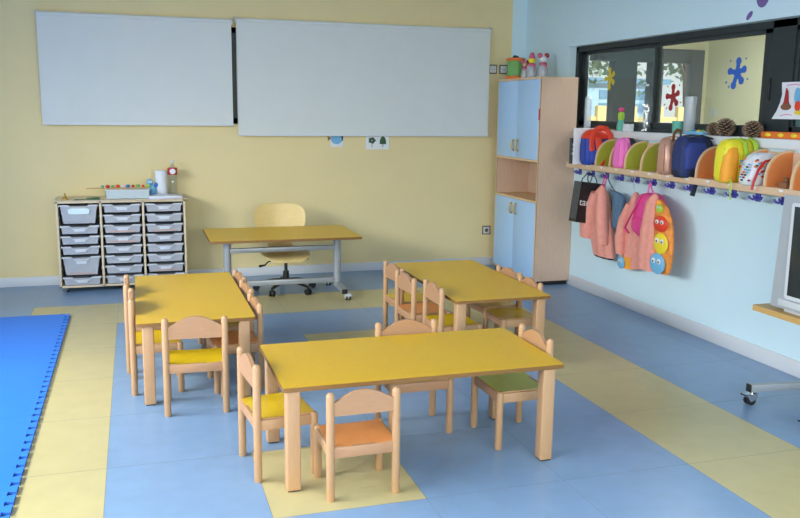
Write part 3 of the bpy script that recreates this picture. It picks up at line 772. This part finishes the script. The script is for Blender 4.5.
for k in range(20):
    x = .03 + .2215 * k
    if x > L_ - .1: break
    q = MB()
    q.box(x - .022, x + .022, HKY - .0045, HKY + .006, -.088, -.03, 'hook', .003)
    for s in (-1, 1): q.tube([(x + s * .008, HKY - .003, -.066), (x + s * .03, HKY - .014, -.076), (x + s * .052, HKY - .02, -.068), (x + s * .057, HKY - .021, -.056)], [.008, .008, .0075, .009], 'hook', 8)
    q.tube([(x, HKY - .003, -.05), (x, HKY - .012, -.066), (x, HKY - .032, -.058), (x, HKY - .035, -.046)], .007, 'hook', 8)
    q.build('coat_hook', sh)
    q = MB(); q.box(x - .016 + .1, x + .016 + .1, -SD - .0175, -SD - .0155, .004, .016, 'paper'); q.build('name_tag', sh)
FL = SZ + .0182    # shelf surface
# --- bags standing on the shelf
t = thing('magazine', 'black and white patterned magazine standing at the far end of the shelf', 'magazine', (3.61, 6.41, FL), 0)
q = MB(); q.box(-.09, .09, -.012, .012, 0, .215, 'bag_side', .002); q.build('pages', t)
q = MB(); rnd = random.Random(3)
for k in range(30):
    q.prism(ell(rnd.uniform(-.075, .075), rnd.uniform(.015, .2), rnd.uniform(.006, .018), rnd.uniform(.004, .01), rnd.uniform(0, 3), 8), 'y', -.0135, -.0121, rnd.choice(['paper', 'black', 'paper']))
q.build('cover_pattern', t)['kind'] = 'stuff'
t = thing('paper_folder', 'white papers standing upright behind the red and blue backpack', 'papers', (3.63, 6.322, FL), 0)
q = MB(); q.box(-.125, .1, -.009, .009, 0, .30, 'paper', .002); q.build('sheets', t)
def backpack(name, label, x, y, w, d, h, m, tilt=0, zipm='navy_dark'):
    t = thing(name, label, 'bag', (x, y, FL), 0)
    w2, d2 = w / 2, d / 2
    T = [(0.0, 0, 0, w2 * .8, d2 * .75), (.012, 0, 0, w2 * .93, d2 * .92), (.04, 0, 0, w2, d2), (h * .5, tilt * .5, .0, w2, d2), (h * .72, tilt * .8, .004, w2 * .97, d2 * .92), (h * .85, tilt * .9, .006, w2 * .89, d2 * .82), (h * .93, tilt * .95, .008, w2 * .77, d2 * .68), (h * .98, tilt, .01, w2 * .6, d2 * .5), (h, tilt, .012, w2 * .4, d2 * .25)]
    q = MB(); q.sections(T, m, 36, 4.2, .02, 9); q.build('bag_body', t, 50)
    def sec(z):
        for a, b in zip(T, T[1:]):
            if a[0] <= z <= b[0]:
                f = (z - a[0]) / (b[0] - a[0]); return [a[k] + (b[k] - a[k]) * f for k in range(1, 5)]
        return T[-1][1:]
    for off, nm in ((-.55, 'zip_line'), (.55, 'back_seam')):
        pts = []
        for k in range(25):
            u = -1 + 2 * k / 24; z = h * (.1 + .86 * min(1, (1 - abs(u)) * 3.2)) if abs(u) > .69 else h * .96
            cx, cy, hw, hd = sec(z)
            sx_ = math.copysign(1, u) if abs(u) > .69 else u / .69
            y_ = off; xr = (1 - abs(y_) ** 4.2) ** (1 / 4.2)
            pts.append((cx + hw * xr * sx_ * 1.005, cy + hd * y_, z + (.012 * h / .28 if abs(u) <= .69 else 0) * (1 - sx_ * sx_)))
        q = MB(); q.tube(pts, .0032, zipm, 6); q.build(nm, t)
    return t
# red and blue
t = backpack('backpack', 'blue backpack with a big red strap at the far end of the shelf', 3.66, 6.225, .25, .15, .285, 'royal')
q = MB(); q.tube([(-.085, -.088, .12), (-.095, -.09, .2), (-.07, -.075, .275), (-.01, -.06, .305), (.05, -.065, .3), (.085, -.08, .24), (.075, -.09, .15), (.03, -.1, .07), (.0, -.105, .01), (.0, -.11, -.03)], .024, 'redor', 10, .4); q.build('shoulder_strap', t)
q = MB(); q.sections([(.02, -.04, -.07, .055, .02), (.06, -.04, -.075, .06, .022), (.13, -.04, -.07, .055, .02), (.15, -.04, -.06, .03, .015)], 'royal', 20, 3); q.build('front_pocket', t)
q = MB(); q.sections([(.215, .0, .002, .118, .074), (.225, 0, .002, .122, .077), (.25, .0, .004, .11, .07), (.275, 0, .006, .09, .055), (.29, .0, .009, .055, .03)], 'redor', 28, 3.6); q.build('top_cover', t)
q = MB(); q.tube([(-.03, -.075, .23), (-.02, -.085, .15), (.0, -.09, .08), (.0, -.1, .02), (-.005, -.11, -.03)], .03, 'redor', 10, .3); q.build('hanging_strap', t)
# pink
t = backpack('backpack', 'bright pink bag with a black top squeezed between green dividers', 3.66, 5.795, .155, .14, .235, 'lpink', .01, 'pink')
q = MB(); q.sections([(.16, .045, -.01, .035, .07), (.2, .045, -.01, .035, .068), (.235, .04, .0, .02, .04)], 'black', 18, 2.6); q.build('top_flap', t)
q = MB(); q.tube([(-.03, -.085, .02), (-.035, -.09, .1), (-.025, -.07, .2)], .018, 'lpink', 8, .4); q.build('shoulder_strap', t)
q = MB(); q.box(-.02, .03, -.1, -.07, -.005, .02, 'black', .004); q.build('base_patch', t)
# rose gold
t = backpack('backpack', 'rose gold rucksack with brown handle beside the navy bag', 3.645, 5.145, .2, .15, .265, 'rose', 0, 'tanstrap')
q = MB(); q.tube([(-.045, -.05, .235), (-.03, -.04, .29), (.0, -.03, .315), (.035, -.02, .31), (.055, 0, .25)], .013, 'tanstrap', 8, .5); q.build('carry_handle', t)
q = MB(); q.sections([(.02, 0, -.075, .05, .025), (.05, 0, -.085, .056, .032), (.12, 0, -.082, .052, .028), (.14, 0, -.07, .03, .015)], 'rose', 18, 3); q.build('front_pocket', t)
# navy
t = backpack('backpack', 'large navy blue backpack with a strap dangling below the shelf', 3.652, 4.927, .275, .15, .285, 'navy')
q = MB(); q.sections([(.06, -.02, -.06, .09, .026), (.09, -.02, -.07, .1, .028), (.2, -.02, -.066, .095, .026), (.235, -.02, -.055, .06, .02)], 'navy2', 22, 4.2); q.build('front_pocket', t)
q = MB(); q.tube([(.06, -.07, .255), (.055, -.095, .18), (.03, -.1, .1), (-.01, -.1, .03), (-.035, -.1, -.03), (-.06, -.1, -.12)], .02, 'navy_dark', 8, .25); q.build('dangling_strap', t)
q = MB(); q.tube([(-.1, -.06, .265), (.0, -.07, .285), (.1, -.06, .262)], .01, 'navy_dark', 8, .6); q.build('top_zip', t)
q = MB(); q.sections([(0.0, 0, -.0, .125, .07), (.035, 0, 0, .14, .0775), (.05, 0, 0, .14, .0775)], 'navy_dark', 24, 3.2); q.build('base_panel', t)
# yellow
t = backpack('backpack', 'yellow and orange backpack with lime green straps on the shelf', 3.655, 4.49, .265, .15, .275, 'byellow', 0, 'lime')
q = MB(); q.sections([(.012, -.085, -.04, .052, .037), (.05, -.085, -.042, .053, .039), (.17, -.08, -.04, .05, .038), (.215, -.07, -.034, .036, .03), (.235, -.06, -.03, .02, .015)], 'borange', 24, 3); q.build('front_panel', t)
for sx in (.0, .075):
    q = MB(); q.tube([(sx, -.02, .278), (sx + .003, -.066, .255), (sx + .004, -.088, .19), (sx + .002, -.09, .1), (sx - .01, -.088, .03)], .02, 'lime', 8, .35); q.build('shoulder_strap', t)
q = MB(); q.sections([(.01, .01, -.085, .045, .016), (.04, .01, -.09, .045, .017), (.075, .01, -.086, .025, .01)], 'lime', 18, 2.6); q.build('pocket_flap', t)
q = MB(); q.tube([(-.1, -.08, .03), (-.105, -.095, .02), (-.11, -.1, -.03), (-.108, -.1, -.1)], .005, 'lime', 6); q.build('loose_cord', t)
# fish cloth bag
t = backpack('cloth_bag', 'white cloth bag printed with small fish, red cord, in the orange cubby', 3.645, 4.272, .21, .14, .195, 'paper', .03, 'label')
rnd = random.Random(11)
for k in range(46):
    a_ = (k * .618) % 1; z = .02 + .145 * ((k * .37 + .1) % 1); up_ = max(0, z - .12) * .35
    if k % 3: p_, sc_ = (-.085 + .17 * a_ + up_ * .5, -.0695 + up_ * .8, z), (1, .4, .5)
    else: p_, sc_ = (-.104 + up_ * 1.1, -.045 + .09 * a_, z), (.4, 1, .5)
    q = MB(); q.ball(p_, .013, rnd.choice(['red', 'lblue', 'blue', 'fred', 'orange', 'dgreen', 'lblue']), 8, sc_); q.build('printed_fish', t)
q = MB(); q.tube([(-.11, -.085, -.02), (-.1, -.085, .03), (-.07, -.082, .1), (-.02, -.075, .15), (.04, -.07, .16), (.07, -.075, .12), (.05, -.08, .09)], .008, 'red', 8); q.build('drawstring', t)
t = wallthing('wooden_toy', 'small brown wooden block toy lying in the cubby above the television', 'toy', 4.06, FL, .13)
q = MB(); q.box(-.035, .035, -.03, .03, 0, .035, 'brown', .006); q.build('block', t)
q = MB(); q.lathe([(.014, .0352), (.016, .038), (.016, .06), (.01, .065)], 'brown', n=12); q.build('knob', t)

# --- things hanging from the hooks
HZ = SZ - .05; HX = SD + .03       # hook tip height and distance from the wall
TH_ = .12
t = thing('carrier_bag', 'glossy black paper carrier bag with white letters hanging by the cupboard', 'bag', (3.672 - 1.05 * math.sin(TH_), 6.30, 0), .06)
t.rotation_euler = (0, TH_, .06)
bw, bd = .115, .055
q = MB(); q.loft([[Vector((-bw, -bd, .655)), Vector((bw, -bd, .655)), Vector((bw, bd, .655)), Vector((-bw, bd, .655))],
        [Vector((-bw, -bd, .995)), Vector((bw, -bd, .995)), Vector((bw, bd, .995)), Vector((-bw, bd, .995))]], 'bag_black', cap1=False)
q.build('bag_body', t, smooth=False)
q = MB(); q.box(-bw - .0015, -bw - .0003, -bd + .002, bd - .002, .68, .993, 'bag_side'); q.build('patterned_side', t)
for s in (-1, 1):
    q = MB(); q.tube([(-.045, s * bd, .985), (-.05, s * .04, 1.02), (-.035, s * .012, 1.06), (-.005, s * .006, 1.073), (.025, s * .012, 1.06), (.04, s * .04, 1.02), (.035, s * bd, .985)], .0045, 'navy_dark', 8); q.build('handle', t)
fc = bpy.data.curves.new('lettering', 'FONT'); fc.body = 'tam'; fc.size = .085; fc.extrude = .0006
fo = bpy.data.objects.new('lettering_tmp', fc); COL.objects.link(fo)
bpy.context.view_layer.update()
me = bpy.data.meshes.new_from_object(fo.evaluated_get(bpy.context.evaluated_depsgraph_get()))
bpy.data.objects.remove(fo)
me.materials.clear(); me.materials.append(M['paper'])
lo = bpy.data.objects.new('lettering', me); COL.objects.link(lo); lo.parent = t; lo['label'] = 'white letters tam'
lo.location = (-.108, -bd - .0015, .80); lo.rotation_euler = (PI / 2, 0, 0)
def hang(t, y, back, sz=1.0, sx=1.032):
    t.location = (XR + back, y, 1.072 - 1.084 * sz); t.scale = (sx, 1.032, sz)

def drape(name, parent, secs, m, fold=.1, nf=9, ph=0, ex=2.2):
    q = MB(); q.sections(secs, m, 40, ex, fold, nf, ph); return q.build(name, parent, 60)
# denim jacket behind the first coral coat
t = wallthing('denim_jacket', 'blue denim jacket hanging behind the first coral coat', 'jacket', 5.90, 0)
t.scale = (.8, 1, .98)
drape('body', t, [(.975, -.07, -.13, .02, .015), (.955, -.02, -.11, .06, .03), (.93, .0, -.1, .08, .04), (.86, .005, -.09, .09, .045), (.78, .01, -.09, .095, .045), (.70, .01, -.09, .09, .045), (.665, .005, -.09, .07, .035), (.655, .0, -.09, .05, .022)], 'denim', .07, 8)
q = MB(); q.tube([(-.21, -.12, 1.09), (-.14, -.115, 1.02), (-.06, -.105, .96)], .006, 'denim', 8); q.build('hanging_loop', t)
q = MB(); q.tube([(.07, -.1, .92), (.09, -.12, .82), (.085, -.12, .7)], [.025, .03, .026], 'denim', 12); q.build('sleeve', t)
# coral coat 1
t = wallthing('coat', 'coral child coat hanging over the black carrier bag', 'coat', 5.985, 0, 0, 'coral coats on the hooks')
hang(t, 6.155, .115, .98)
drape('body', t, [(.99, .01, -.215, .012, .012), (.965, .0, -.215, .03, .025), (.93, -.01, -.21, .055, .045), (.86, -.02, -.205, .085, .055), (.76, -.02, -.2, .12, .06), (.66, -.01, -.195, .145, .06), (.55, .0, -.19, .155, .058), (.45, .02, -.185, .15, .052), (.385, .03, -.18, .145, .045)], 'coral', .12, 9)
q = MB(); q.tube([(-.06, -.23, .92), (-.1, -.235, .8), (-.14, -.23, .66), (-.165, -.22, .53)], [.04, .06, .082, .07], 'coral', 14); q.build('sleeve', t)
q = MB(); q.tube([(.05, -.24, .92), (.085, -.255, .8), (.1, -.25, .62), (.105, -.24, .5)], [.04, .05, .052, .045], 'coral', 14); q.build('sleeve', t)
q = MB(); q.sections([(.382, .03, -.18, .135, .038), (.37, .03, -.18, .13, .034)], 'navy_dark', 30, 2.2, .1, 9); q.build('lining', t)
q = MB(); 
for sx in (.07, .105): q.tube([(sx, -.228, 1.085), (sx - .02, -.232, 1.03), (sx - .06, -.22, .98)], .007, 'pink', 8, .5)
q.build('hanging_loop', t)
# prints on lining: rounded coloured patches with white spots
def patches(parent, spots, y, name):
    for (x, z, rx, rz_, m) in spots:
        q = MB(); q.ball((x, y, z), 1, m, 16, (rx, .012, rz_)); p_ = q.build('printed_patch', parent)
        q = MB()
        for s in (-.35, .35): q.ball((x + s * rx, y - .011, z + rz_ * .25), 1, 'white', 10, (rx * .26, .004, rz_ * .26)); q.ball((x + s * rx, y - .015, z + rz_ * .2), 1, 'black', 8, (rx * .1, .002, rz_ * .1))
        q.build('spot', p_)
# coral coat 2
t = wallthing('coat', 'coral coat with blue print at its hem, left of the pink rucksack', 'coat', 5.535, 0, 0, 'coral coats on the hooks')
hang(t, 5.68, .09, .99, .9)
drape('body', t, [(.975, .0, -.17, .012, .012), (.955, .0, -.17, .028, .022), (.9, -.01, -.165, .05, .04), (.8, -.02, -.16, .085, .05), (.65, -.02, -.155, .12, .055), (.52, -.02, -.15, .14, .055), (.43, -.03, -.15, .13, .05), (.37, -.04, -.15, .12, .042)], 'coral', .12, 8, .6)
q = MB(); q.tube([(-.05, -.19, .88), (-.1, -.205, .75), (-.135, -.205, .6), (-.135, -.2, .47)], [.03, .045, .05, .04], 'coral', 12); q.build('sleeve', t)
q = MB(); q.tube([(.065, -.23, 1.08), (.04, -.22, 1.03), (0, -.18, .97)], .003, 'white', 6); q.build('hanging_loop', t)
q = MB(); q.sections([(.455, -.055, -.168, .085, .05), (.36, -.06, -.165, .08, .045)], 'borange', 30, 2.2, .1, 8); ln = q.build('lining', t)
patches(t, [(-.08, .405, .055, .05, 'lblue')], -.222, 'blue')
# pink rucksack
t = wallthing('backpack', 'hot pink rucksack hanging between two coral coats', 'bag', 5.34, 0)
hang(t, 5.43, .115, .99)
drape('bag_body', t, [(.995, .02, -.225, .04, .03), (.98, .01, -.225, .1, .05), (.93, .0, -.225, .145, .065), (.84, .0, -.225, .165, .07), (.74, -.01, -.225, .155, .065), (.68, -.02, -.225, .13, .055), (.65, -.02, -.225, .09, .035)], 'pink', .03, 7, 0, 2.8)
q = MB(); q.tube([(-.03, -.235, .985), (-.01, -.24, 1.05), (.002, -.235, 1.082), (.012, -.24, 1.05), (.03, -.235, .985)], .008, 'lpink', 8, .6); q.build('carry_loop', t)
q = MB(); q.tube([(-.03, -.285, .96), (-.12, -.305, .82), (-.225, -.285, .7), (-.185, -.275, .66)], .011, 'pink', 8, .4); q.build('shoulder_strap', t)
q = MB(); q.sections([(.69, -.02, -.28, .09, .02), (.72, -.02, -.29, .1, .025), (.79, -.02, -.29, .1, .025), (.81, -.02, -.28, .08, .012)], 'pink', 20, 3.4); q.build('front_pocket', t)
# coral coat 3 with bright printed lining
t = wallthing('coat', 'coral coat opened to show a bright orange and blue printed lining', 'coat', 5.12, 0, 0, 'coral coats on the hooks')
hang(t, 5.215, .115, .9)
drape('body', t, [(1.0, -.02, -.32, .012, .012), (.98, -.03, -.32, .035, .022), (.92, -.05, -.318, .06, .035), (.82, -.06, -.314, .075, .04), (.68, -.08, -.31, .09, .04), (.54, -.09, -.305, .1, .042), (.43, -.1, -.30, .105, .04), (.365, -.1, -.30, .1, .035)], 'coral', .12, 7, .3)
ln = drape('lining', t, [(.96, .03, -.318, .02, .018), (.9, .06, -.316, .07, .028), (.8, .085, -.314, .1, .032), (.65, .1, -.31, .108, .034), (.5, .1, -.305, .1, .034), (.42, .09, -.303, .095, .032), (.375, .08, -.30, .08, .026)], 'lining', .06, 6, .2)
patches(t, [(.07, .895, .04, .035, 'lime'), (.095, .775, .085, .065, 'redor'), (.11, .62, .085, .085, 'yellow'), (.085, .455, .09, .085, 'lblue')], -.343, 'w')
q = MB(); q.tube([(-.195, -.245, 1.08), (-.14, -.28, 1.04), (-.02, -.32, .995)], .004, 'lpink', 6); q.build('hanging_loop', t)

# ------------------------------------------------------------------ sill objects
SL = 1.4255; SX = 3.835
def sill(name, label, cat, y, group=None, dx=0): return thing(name, label, cat, (SX + dx, y, SL), 0, group)
t = sill('cup_sleeve', 'tall stack of clear plastic cups at the far end of the sill', 'cups', 6.69)
q = MB(); q.lathe([(.026, 0)] + [p_ for k in range(9) for p_ in ((.029, .004 + k * .03), (.031, .028 + k * .03), (.029, .03 + k * .03))] + [(.024, .285)], 'frost', n=18); q.build('cup_stack', t)
t = sill('bud_vase', 'green bud vase holding a pink flower on the sill', 'vase', 6.15)
q = MB(); q.lathe([(.03, 0), (.034, .01), (.032, .05), (.022, .08), (.02, .09)], 'teal', n=16); q.build('vase_body', t)
q = MB(); q.lathe([(.02, .088), (.026, .1), (.026, .14), (.018, .152)], 'lime', n=14); q.build('foliage', t)
q = MB()
for k in range(6): q.ball((.014 * math.cos(k * 1.05), .014 * math.sin(k * 1.05), .172), .011, 'pink', 8, (1, 1, 1.4))
q.ball((0, 0, .18), .01, 'fred', 8); q.build('flower', t)
t = sill('paper_cup', 'small square white pot between the bud vase and the clear bottle', 'pot', 6.035)
q = MB(); q.box(-.03, .03, -.036, .036, 0, .058, 'white', .004); q.build('pot', t)
t = sill('booklet', 'flat pink and green booklets lying on the sill left of the vase', 'booklet', 6.40)
q = MB(); q.box(-.04, .035, -.13, .13, 0, .012, 'rose', .001); q.build('pages', t)
q = MB(); q.box(-.035, .03, -.12, .1, .012, .024, 'dgreen', .001); q.build('cover', t)
t = sill('glass_bottle', 'large clear bottle standing at the window post', 'bottle', 5.80)
q = MB(); q.lathe([(.048, 0), (.055, .01), (.052, .06), (.058, .09), (.05, .13), (.058, .18), (.056, .24), (.045, .29), (.022, .33), (.018, .36)], 'clear', n=20); q.build('bottle', t)
q = MB(); q.lathe([(.0185, .35), (.02, .352), (.02, .37), (.016, .374)], 'clear2', n=14); q.build('cap', t)
t = sill('plant_pot', 'teal cup standing above the rose gold rucksack', 'cup', 5.375)
q = MB(); q.lathe([(.034, 0), (.04, .004), (.045, .09), (.042, .092), (.036, .05), (.004, .045)], 'teal', n=20); q.build('cup_body', t)
t = sill('cup_sleeve', 'tall clear plastic cylinder next to the teal cup', 'cups', 5.245)
q = MB(); q.lathe([(.038, 0), (.04, .005), (.04, .25), (.036, .255)], 'frost', n=20); q.build('tube', t)
q = MB(); q.lathe([(.0405, .215), (.042, .218), (.042, .265), (.036, .268)], 'frost', n=20); q.build('lid', t)
t = sill('toy_tray', 'flat light blue toy with green and yellow knobs above the navy backpack', 'toy', 5.135)
q = MB(); q.box(-.045, .045, -.1, .1, 0, .022, 'lblue', .006); q.build('tray', t)
for k, m in enumerate(('green', 'yellow', 'blue', 'green')):
    q = MB(); q.ball((-.015, -.07 + k * .045, .026), .016, m, 10, (1, 1, .6)); q.build('knob', t)
def cone(y, r, h, label, dx=0):
    t = sill('pine_cone', label, 'pine cone', y, 'pine cones on the sill', dx)
    q = MB(); q.ball((0, 0, h * .5), r * .62, 'cone_core', 14, (1, 1, h / (1.3 * r)))
    q.build('core', t)
    q = MB(); N = 85; i = q.mi('cone')
    for k in range(N):
        u = (k + .5) / N; z = h * (.04 + .92 * u); a = k * 2.39996
        env = math.sin(PI * min(.98, .12 + u * .86)) ** .7; rr = r * env
        dv = Vector((math.cos(a), math.sin(a), 0)); sd = Vector((-math.sin(a), math.cos(a), 0)); tilt = .35 * (u - .3)
        p0 = dv * rr * .45 + Vector((0, 0, z - .004)); p1 = dv * rr + Vector((0, 0, z + rr * tilt))
        w0, w1 = r * .08, r * .2 * (.5 + env * .5)
        A = [p0 - sd * w0, p0 + sd * w0, p1 + sd * w1 * .8 , p1 + dv * r * .06, p1 - sd * w1 * .8]
        V = [q.bm.verts.new(p) for p in A]; V2 = [q.bm.verts.new(p + Vector((0, 0, .0045))) for p in A]
        q.bm.faces.new(V[::-1]).material_index = i; q.bm.faces.new(V2).material_index = i
        for e_ in range(5): q.bm.faces.new((V[e_], V[(e_ + 1) % 5], V2[(e_ + 1) % 5], V2[e_])).material_index = i
    q.build('scales', t, smooth=False)
cone(4.825, .07, .118, 'largest pine cone, on the sill under the blue splat sticker', -.02)
cone(4.97, .05, .088, 'small pine cone tucked against the left of the largest one', .0)
cone(4.545, .065, .105, 'pine cone beside the orange toy, under the dark window post', -.03)
t = sill('toy_keyboard', 'flat orange toy bar with yellow knobs on the sill under the drawing', 'toy', 4.22)
q = MB(); q.box(-.04, .03, -.24, .24, 0, .042, 'orange', .008); q.build('case', t)
for k in range(4):
    q = MB(); q.ball((-.042, .17 - k * .11, .022), 1, 'yellow', 12, (.006, .025, .012)); q.build('knob', t)

# ------------------------------------------------------------------ splat stickers on the interior window, splats on the wall
def splat(y, z, x, m, s, rot, label, petals, drops):
    t = wallthing('window_sticker', label, 'sticker', y, z, XR - x, 'splat stickers on the interior window')
    q = MB()
    for a, l, w in petals:
        a += rot; c_, s_ = math.cos(a), math.sin(a)
        q.prism(ell(s * l * .42 * c_, s * l * .42 * s_, s * l * .5, s * w * .72, a), 'y', -.0015, 0, m)
        q.prism(ell(s * l * .78 * c_, s * l * .78 * s_, s * w, s * w, 0), 'y', -.0016, 0, m)
    q.prism(ell(0, 0, s * .34, s * .34), 'y', -.0017, 0, m)
    f = q.build('splat_film', t)
    for a, l, w in drops:
        c_, s_ = math.cos(a), math.sin(a); q = MB(); q.prism(ell(s * l * c_, s * l * s_, s * w * 1.0, s * w * .5, a), 'y', -.0015, 0, m); q.build('droplet', f)
P5 = [(PI / 2 - .08, 1.0, .27), (PI / 2 - 1.25, .9, .25), (PI / 2 + 1.4, .98, .25), (-PI / 2 - .35, 1.14, .27), (-PI / 2 + .7, .9, .27)]
D5 = [(PI / 2 - .7, 1.2, .1), (PI / 2 + .75, 1.15, .1), (-PI / 2 - 1.05, 1.25, .11), (-.4, 1.15, .1), (-PI / 2 - .7, 1.2, .1)]
splat(4.845, 1.846, 3.8940, 'fblue', .098, 0, 'blue splat sticker on the window pane with the yellow wall behind', P5, D5)
splat(5.545, 1.695, 3.8940, 'fred', .092, .1, 'red splat sticker on the middle pane in front of the grey door', P5, D5)
splat(6.50, 1.865, 3.9240, 'fyellow', .088, .25, 'yellow splat sticker on the left window pane', P5, [])
for y, z, a, b_, r_, lb in ((4.545, 2.295, .055, .062, 0, 'round purple splat drop painted on the wall above the window'), (4.655, 2.195, .035, .018, .75, 'small leaf shaped purple drop on the wall above the window')):
    o = MB(); o.prism(ell(0, 0, a, b_, r_, 24), 'y', -.0015, 0, 'purple'); o = at(o.build('wall_sticker'), (XR - .0006, y, z), -Q); tag(o, lb, 'sticker', 'purple wall drops')
# drawing taped on the dark post and third pane, teal sheet behind it
t = wallthing('teal_sheet', 'dark teal sheet covering the window pane behind the drawing', 'sheet', 3.95, 1.50, XR - 3.91)
q = MB(); q.box(-.36, 1.2, -.001, .001, .0, .56, 'dteal'); q.build('sheet', t)
t = wallthing('child_drawing', 'child drawing with red and blue figures taped to the dark window frame', 'drawing', 4.40, 1.545, XR - 3.862)
q = MB(); i = q.mi('paper'); N = 6
rows = [[Vector((x0 + (x1 - x0) * k / N, -.004 * math.sin(k * 1.3) - .012 * (1 - j / 5) , z)) for k in range(N + 1)] for j, (x0, x1, z) in enumerate(((-.035, .36, .0), (.0, .36, .05), (.02, .355, .1), (.03, .355, .15), (.02, .35, .2), (.015, .35, .225)))]
A = [[q.bm.verts.new(p_) for p_ in r] for r in rows]; B = [[q.bm.verts.new(p_ + Vector((0, .0015, 0))) for p_ in r] for r in rows]
for j in range(5):
    for k in range(N):
        q.bm.faces.new((A[j][k], A[j][k + 1], A[j + 1][k + 1], A[j + 1][k])).material_index = i; q.bm.faces.new((B[j][k], B[j + 1][k], B[j + 1][k + 1], B[j][k + 1])).material_index = i
q.build('sheet', t)
q = MB()
q.prism([(.05, .075), (.115, .075), (.1, .11), (.09, .17), (.075, .19), (.07, .15), (.065, .11)], 'y', -.0185, -.0135, 'fred'); q.prism(ell(.083, .075, .042, .02), 'y', -.0187, -.0137, 'tanstrap')
q.prism(ell(.17, .14, .022, .05), 'y', -.0185, -.0135, 'lblue'); q.prism(ell(.18, .08, .022, .03), 'y', -.0186, -.0136, 'redor'); q.prism(ell(.19, .04, .03, .012), 'y', -.0186, -.0136, 'yellow')
q.tube([(.04, -.0165, .02), (.09, -.0165, .03), (.14, -.0165, .025)], .002, 'pink', 6); q.tube([(.08, -.0165, .205), (.15, -.0165, .212), (.2, -.0165, .2)], .002, 'pink', 6)
q.build('drawn_figures', t)

# ------------------------------------------------------------------ television on its trolley
tv = thing('tv_trolley', 'television trolley with wooden board and grey castor base at right', 'trolley', (3.30, 3.82, 0))
BZ = .515
q = MB(); q.prism([(-.0, .0), (.0, -.85), (.42, -.85), (.42, .0)][::-1], 'z', BZ - .032, BZ, 'board'); q.build('board', tv)
q = MB(); q.box(.16, .24, -.46, -.38, .09, BZ - .032, 'metal', .006); q.build('column', tv)
for y in (-.2, -.62):
    q = MB(); q.box(-.135, .44, y - .02, y + .02, .075, .115, 'metal', .004, T=Matrix.Translation((0, y, 0)) @ Matrix.Rotation(-.12, 4, 'Z') @ Matrix.Translation((0, -y, 0))); bs = q.build('base_bar', tv)
    q = MB(); q.box(-.141, -.134, y - .004, y + .036, .073, .117, 'black', .003); q.build('end_cap', bs)
    for x in (-.115, .4):
        q = MB(); yy = y - x * .12
        for s in (-1, 1): q.prism(ell(x - .012, .027, .027, .027), 'y', yy + s * .013 - .006, yy + s * .013 + .006, 'black')
        q.prism([(x - .045, .058), (x + .02, .066), (x + .02, .034), (x - .02, .02), (x - .034, .04)], 'y', yy - .021, yy + .021, 'chrome')
        q.prism([(x - .07, .062), (x - .04, .052), (x - .04, .058), (x - .07, .07)], 'y', yy - .008, yy + .008, 'black')
        q.tube([(x, yy, .06), (x, yy, .078)], .008, 'chrome', 8); q.build('castor', bs)
q = MB(); q.box(.16, .24, -.62, -.2, .08, .11, 'metal', .004); q.build('cross_bar', tv)
t = thing('television', 'silver tube television standing on the wooden trolley board', 'television', (3.325, 3.715, BZ + .0005))
TH = .635; TW = .70
def ring(x, ins, bot=0, top=0): return [Vector((x, -ins, .02 + bot)), Vector((x, -TW + ins, .02 + bot)), Vector((x, -TW + ins + .035, TH - top)), Vector((x, -ins - .035, TH - top))]
q = MB(); q.loft([ring(0, 0), ring(.09, .005, 0, .01), ring(.16, .06, 0, .08), ring(.36, .14, 0, .16)], 'tv'); q.build('cabinet', t, 20)
q = MB(); q.box(.02, .3, -.62, -.08, 0, .021, 'tv_edge', .004); q.build('foot', t)
q = MB(); z0, z1, y0, y1 = .10, TH - .055, -.125, -TW + .125
q.prism(rrect(y1 - .022, y0 + .022, z0 - .02, z1 + .02, .02), 'x', -.008, .002, 'tv_edge'); q.build('bezel', t)
q = MB(); G = []; n = 10; i = q.mi('screen')
A = [[q.bm.verts.new((-.009 - .014 * (1 - ((k / n) * 2 - 1) ** 2) * (1 - ((j / n) * 2 - 1) ** 2), y0 + (y1 - y0) * k / n, z0 + (z1 - z0) * j / n)) for k in range(n + 1)] for j in range(n + 1)]
for j in range(n):
    for k in range(n): q.bm.faces.new((A[j][k], A[j][k + 1], A[j + 1][k + 1], A[j + 1][k])).material_index = i
q.build('screen', t)
q = MB(); q.box(-.006, .0, -TW + .06, -.06, .035, .07, 'tv_edge', .002); q.build('speaker_strip', t)

# ------------------------------------------------------------------ light
wd = bpy.data.worlds.new('sky'); SC.world = wd; wd.use_nodes = True
bg = wd.node_tree.nodes['Background']; bg.inputs['Color'].default_value = (.92, .96, 1, 1); bg.inputs['Strength'].default_value = 1.0
def area(name, loc, rot, sx, sy, power, col, spread=PI):
    l = bpy.data.lights.new(name, 'AREA'); l.shape = 'RECTANGLE'; l.size = sx; l.size_y = sy; l.energy = power; l.color = col; l.spread = spread
    o = bpy.data.objects.new(name, l); COL.objects.link(o); o.location = loc; o.rotation_euler = rot; return o
for i, (y0, y1) in enumerate(LW):
    area('window_daylight', (XL - 1.6, (y0 + y1) / 2 - .1, 2.65), (0, -PI / 2 + .42, 0), 1.3, y1 - y0 + .3, 330, (1, .985, .965))
area('window_daylight', ((GX0 + GX1) / 2, YF - 1.3, 2.2), (PI / 2 - .2, 0, 0), GX1 - GX0 + .4, 1.5, 395, (1, .985, .965))  # added front fill, shining in through the added window behind the viewer
sun = bpy.data.lights.new('sun', 'SUN'); sun.energy = 5; sun.angle = .1; so = bpy.data.objects.new('sun', sun); COL.objects.link(so)
so.rotation_euler = (math.radians(50), 0, math.radians(15))
SC.view_settings.view_transform = 'Standard'; SC.view_settings.look = 'None'; SC.view_settings.exposure = 0; SC.view_settings.gamma = 1
SC.view_settings.use_curve_mapping = False
SC.cycles.max_bounces = 10; SC.cycles.transparent_max_bounces = 16; SC.cycles.diffuse_bounces = 6
SC.cycles.caustics_reflective = False; SC.cycles.caustics_refractive = False
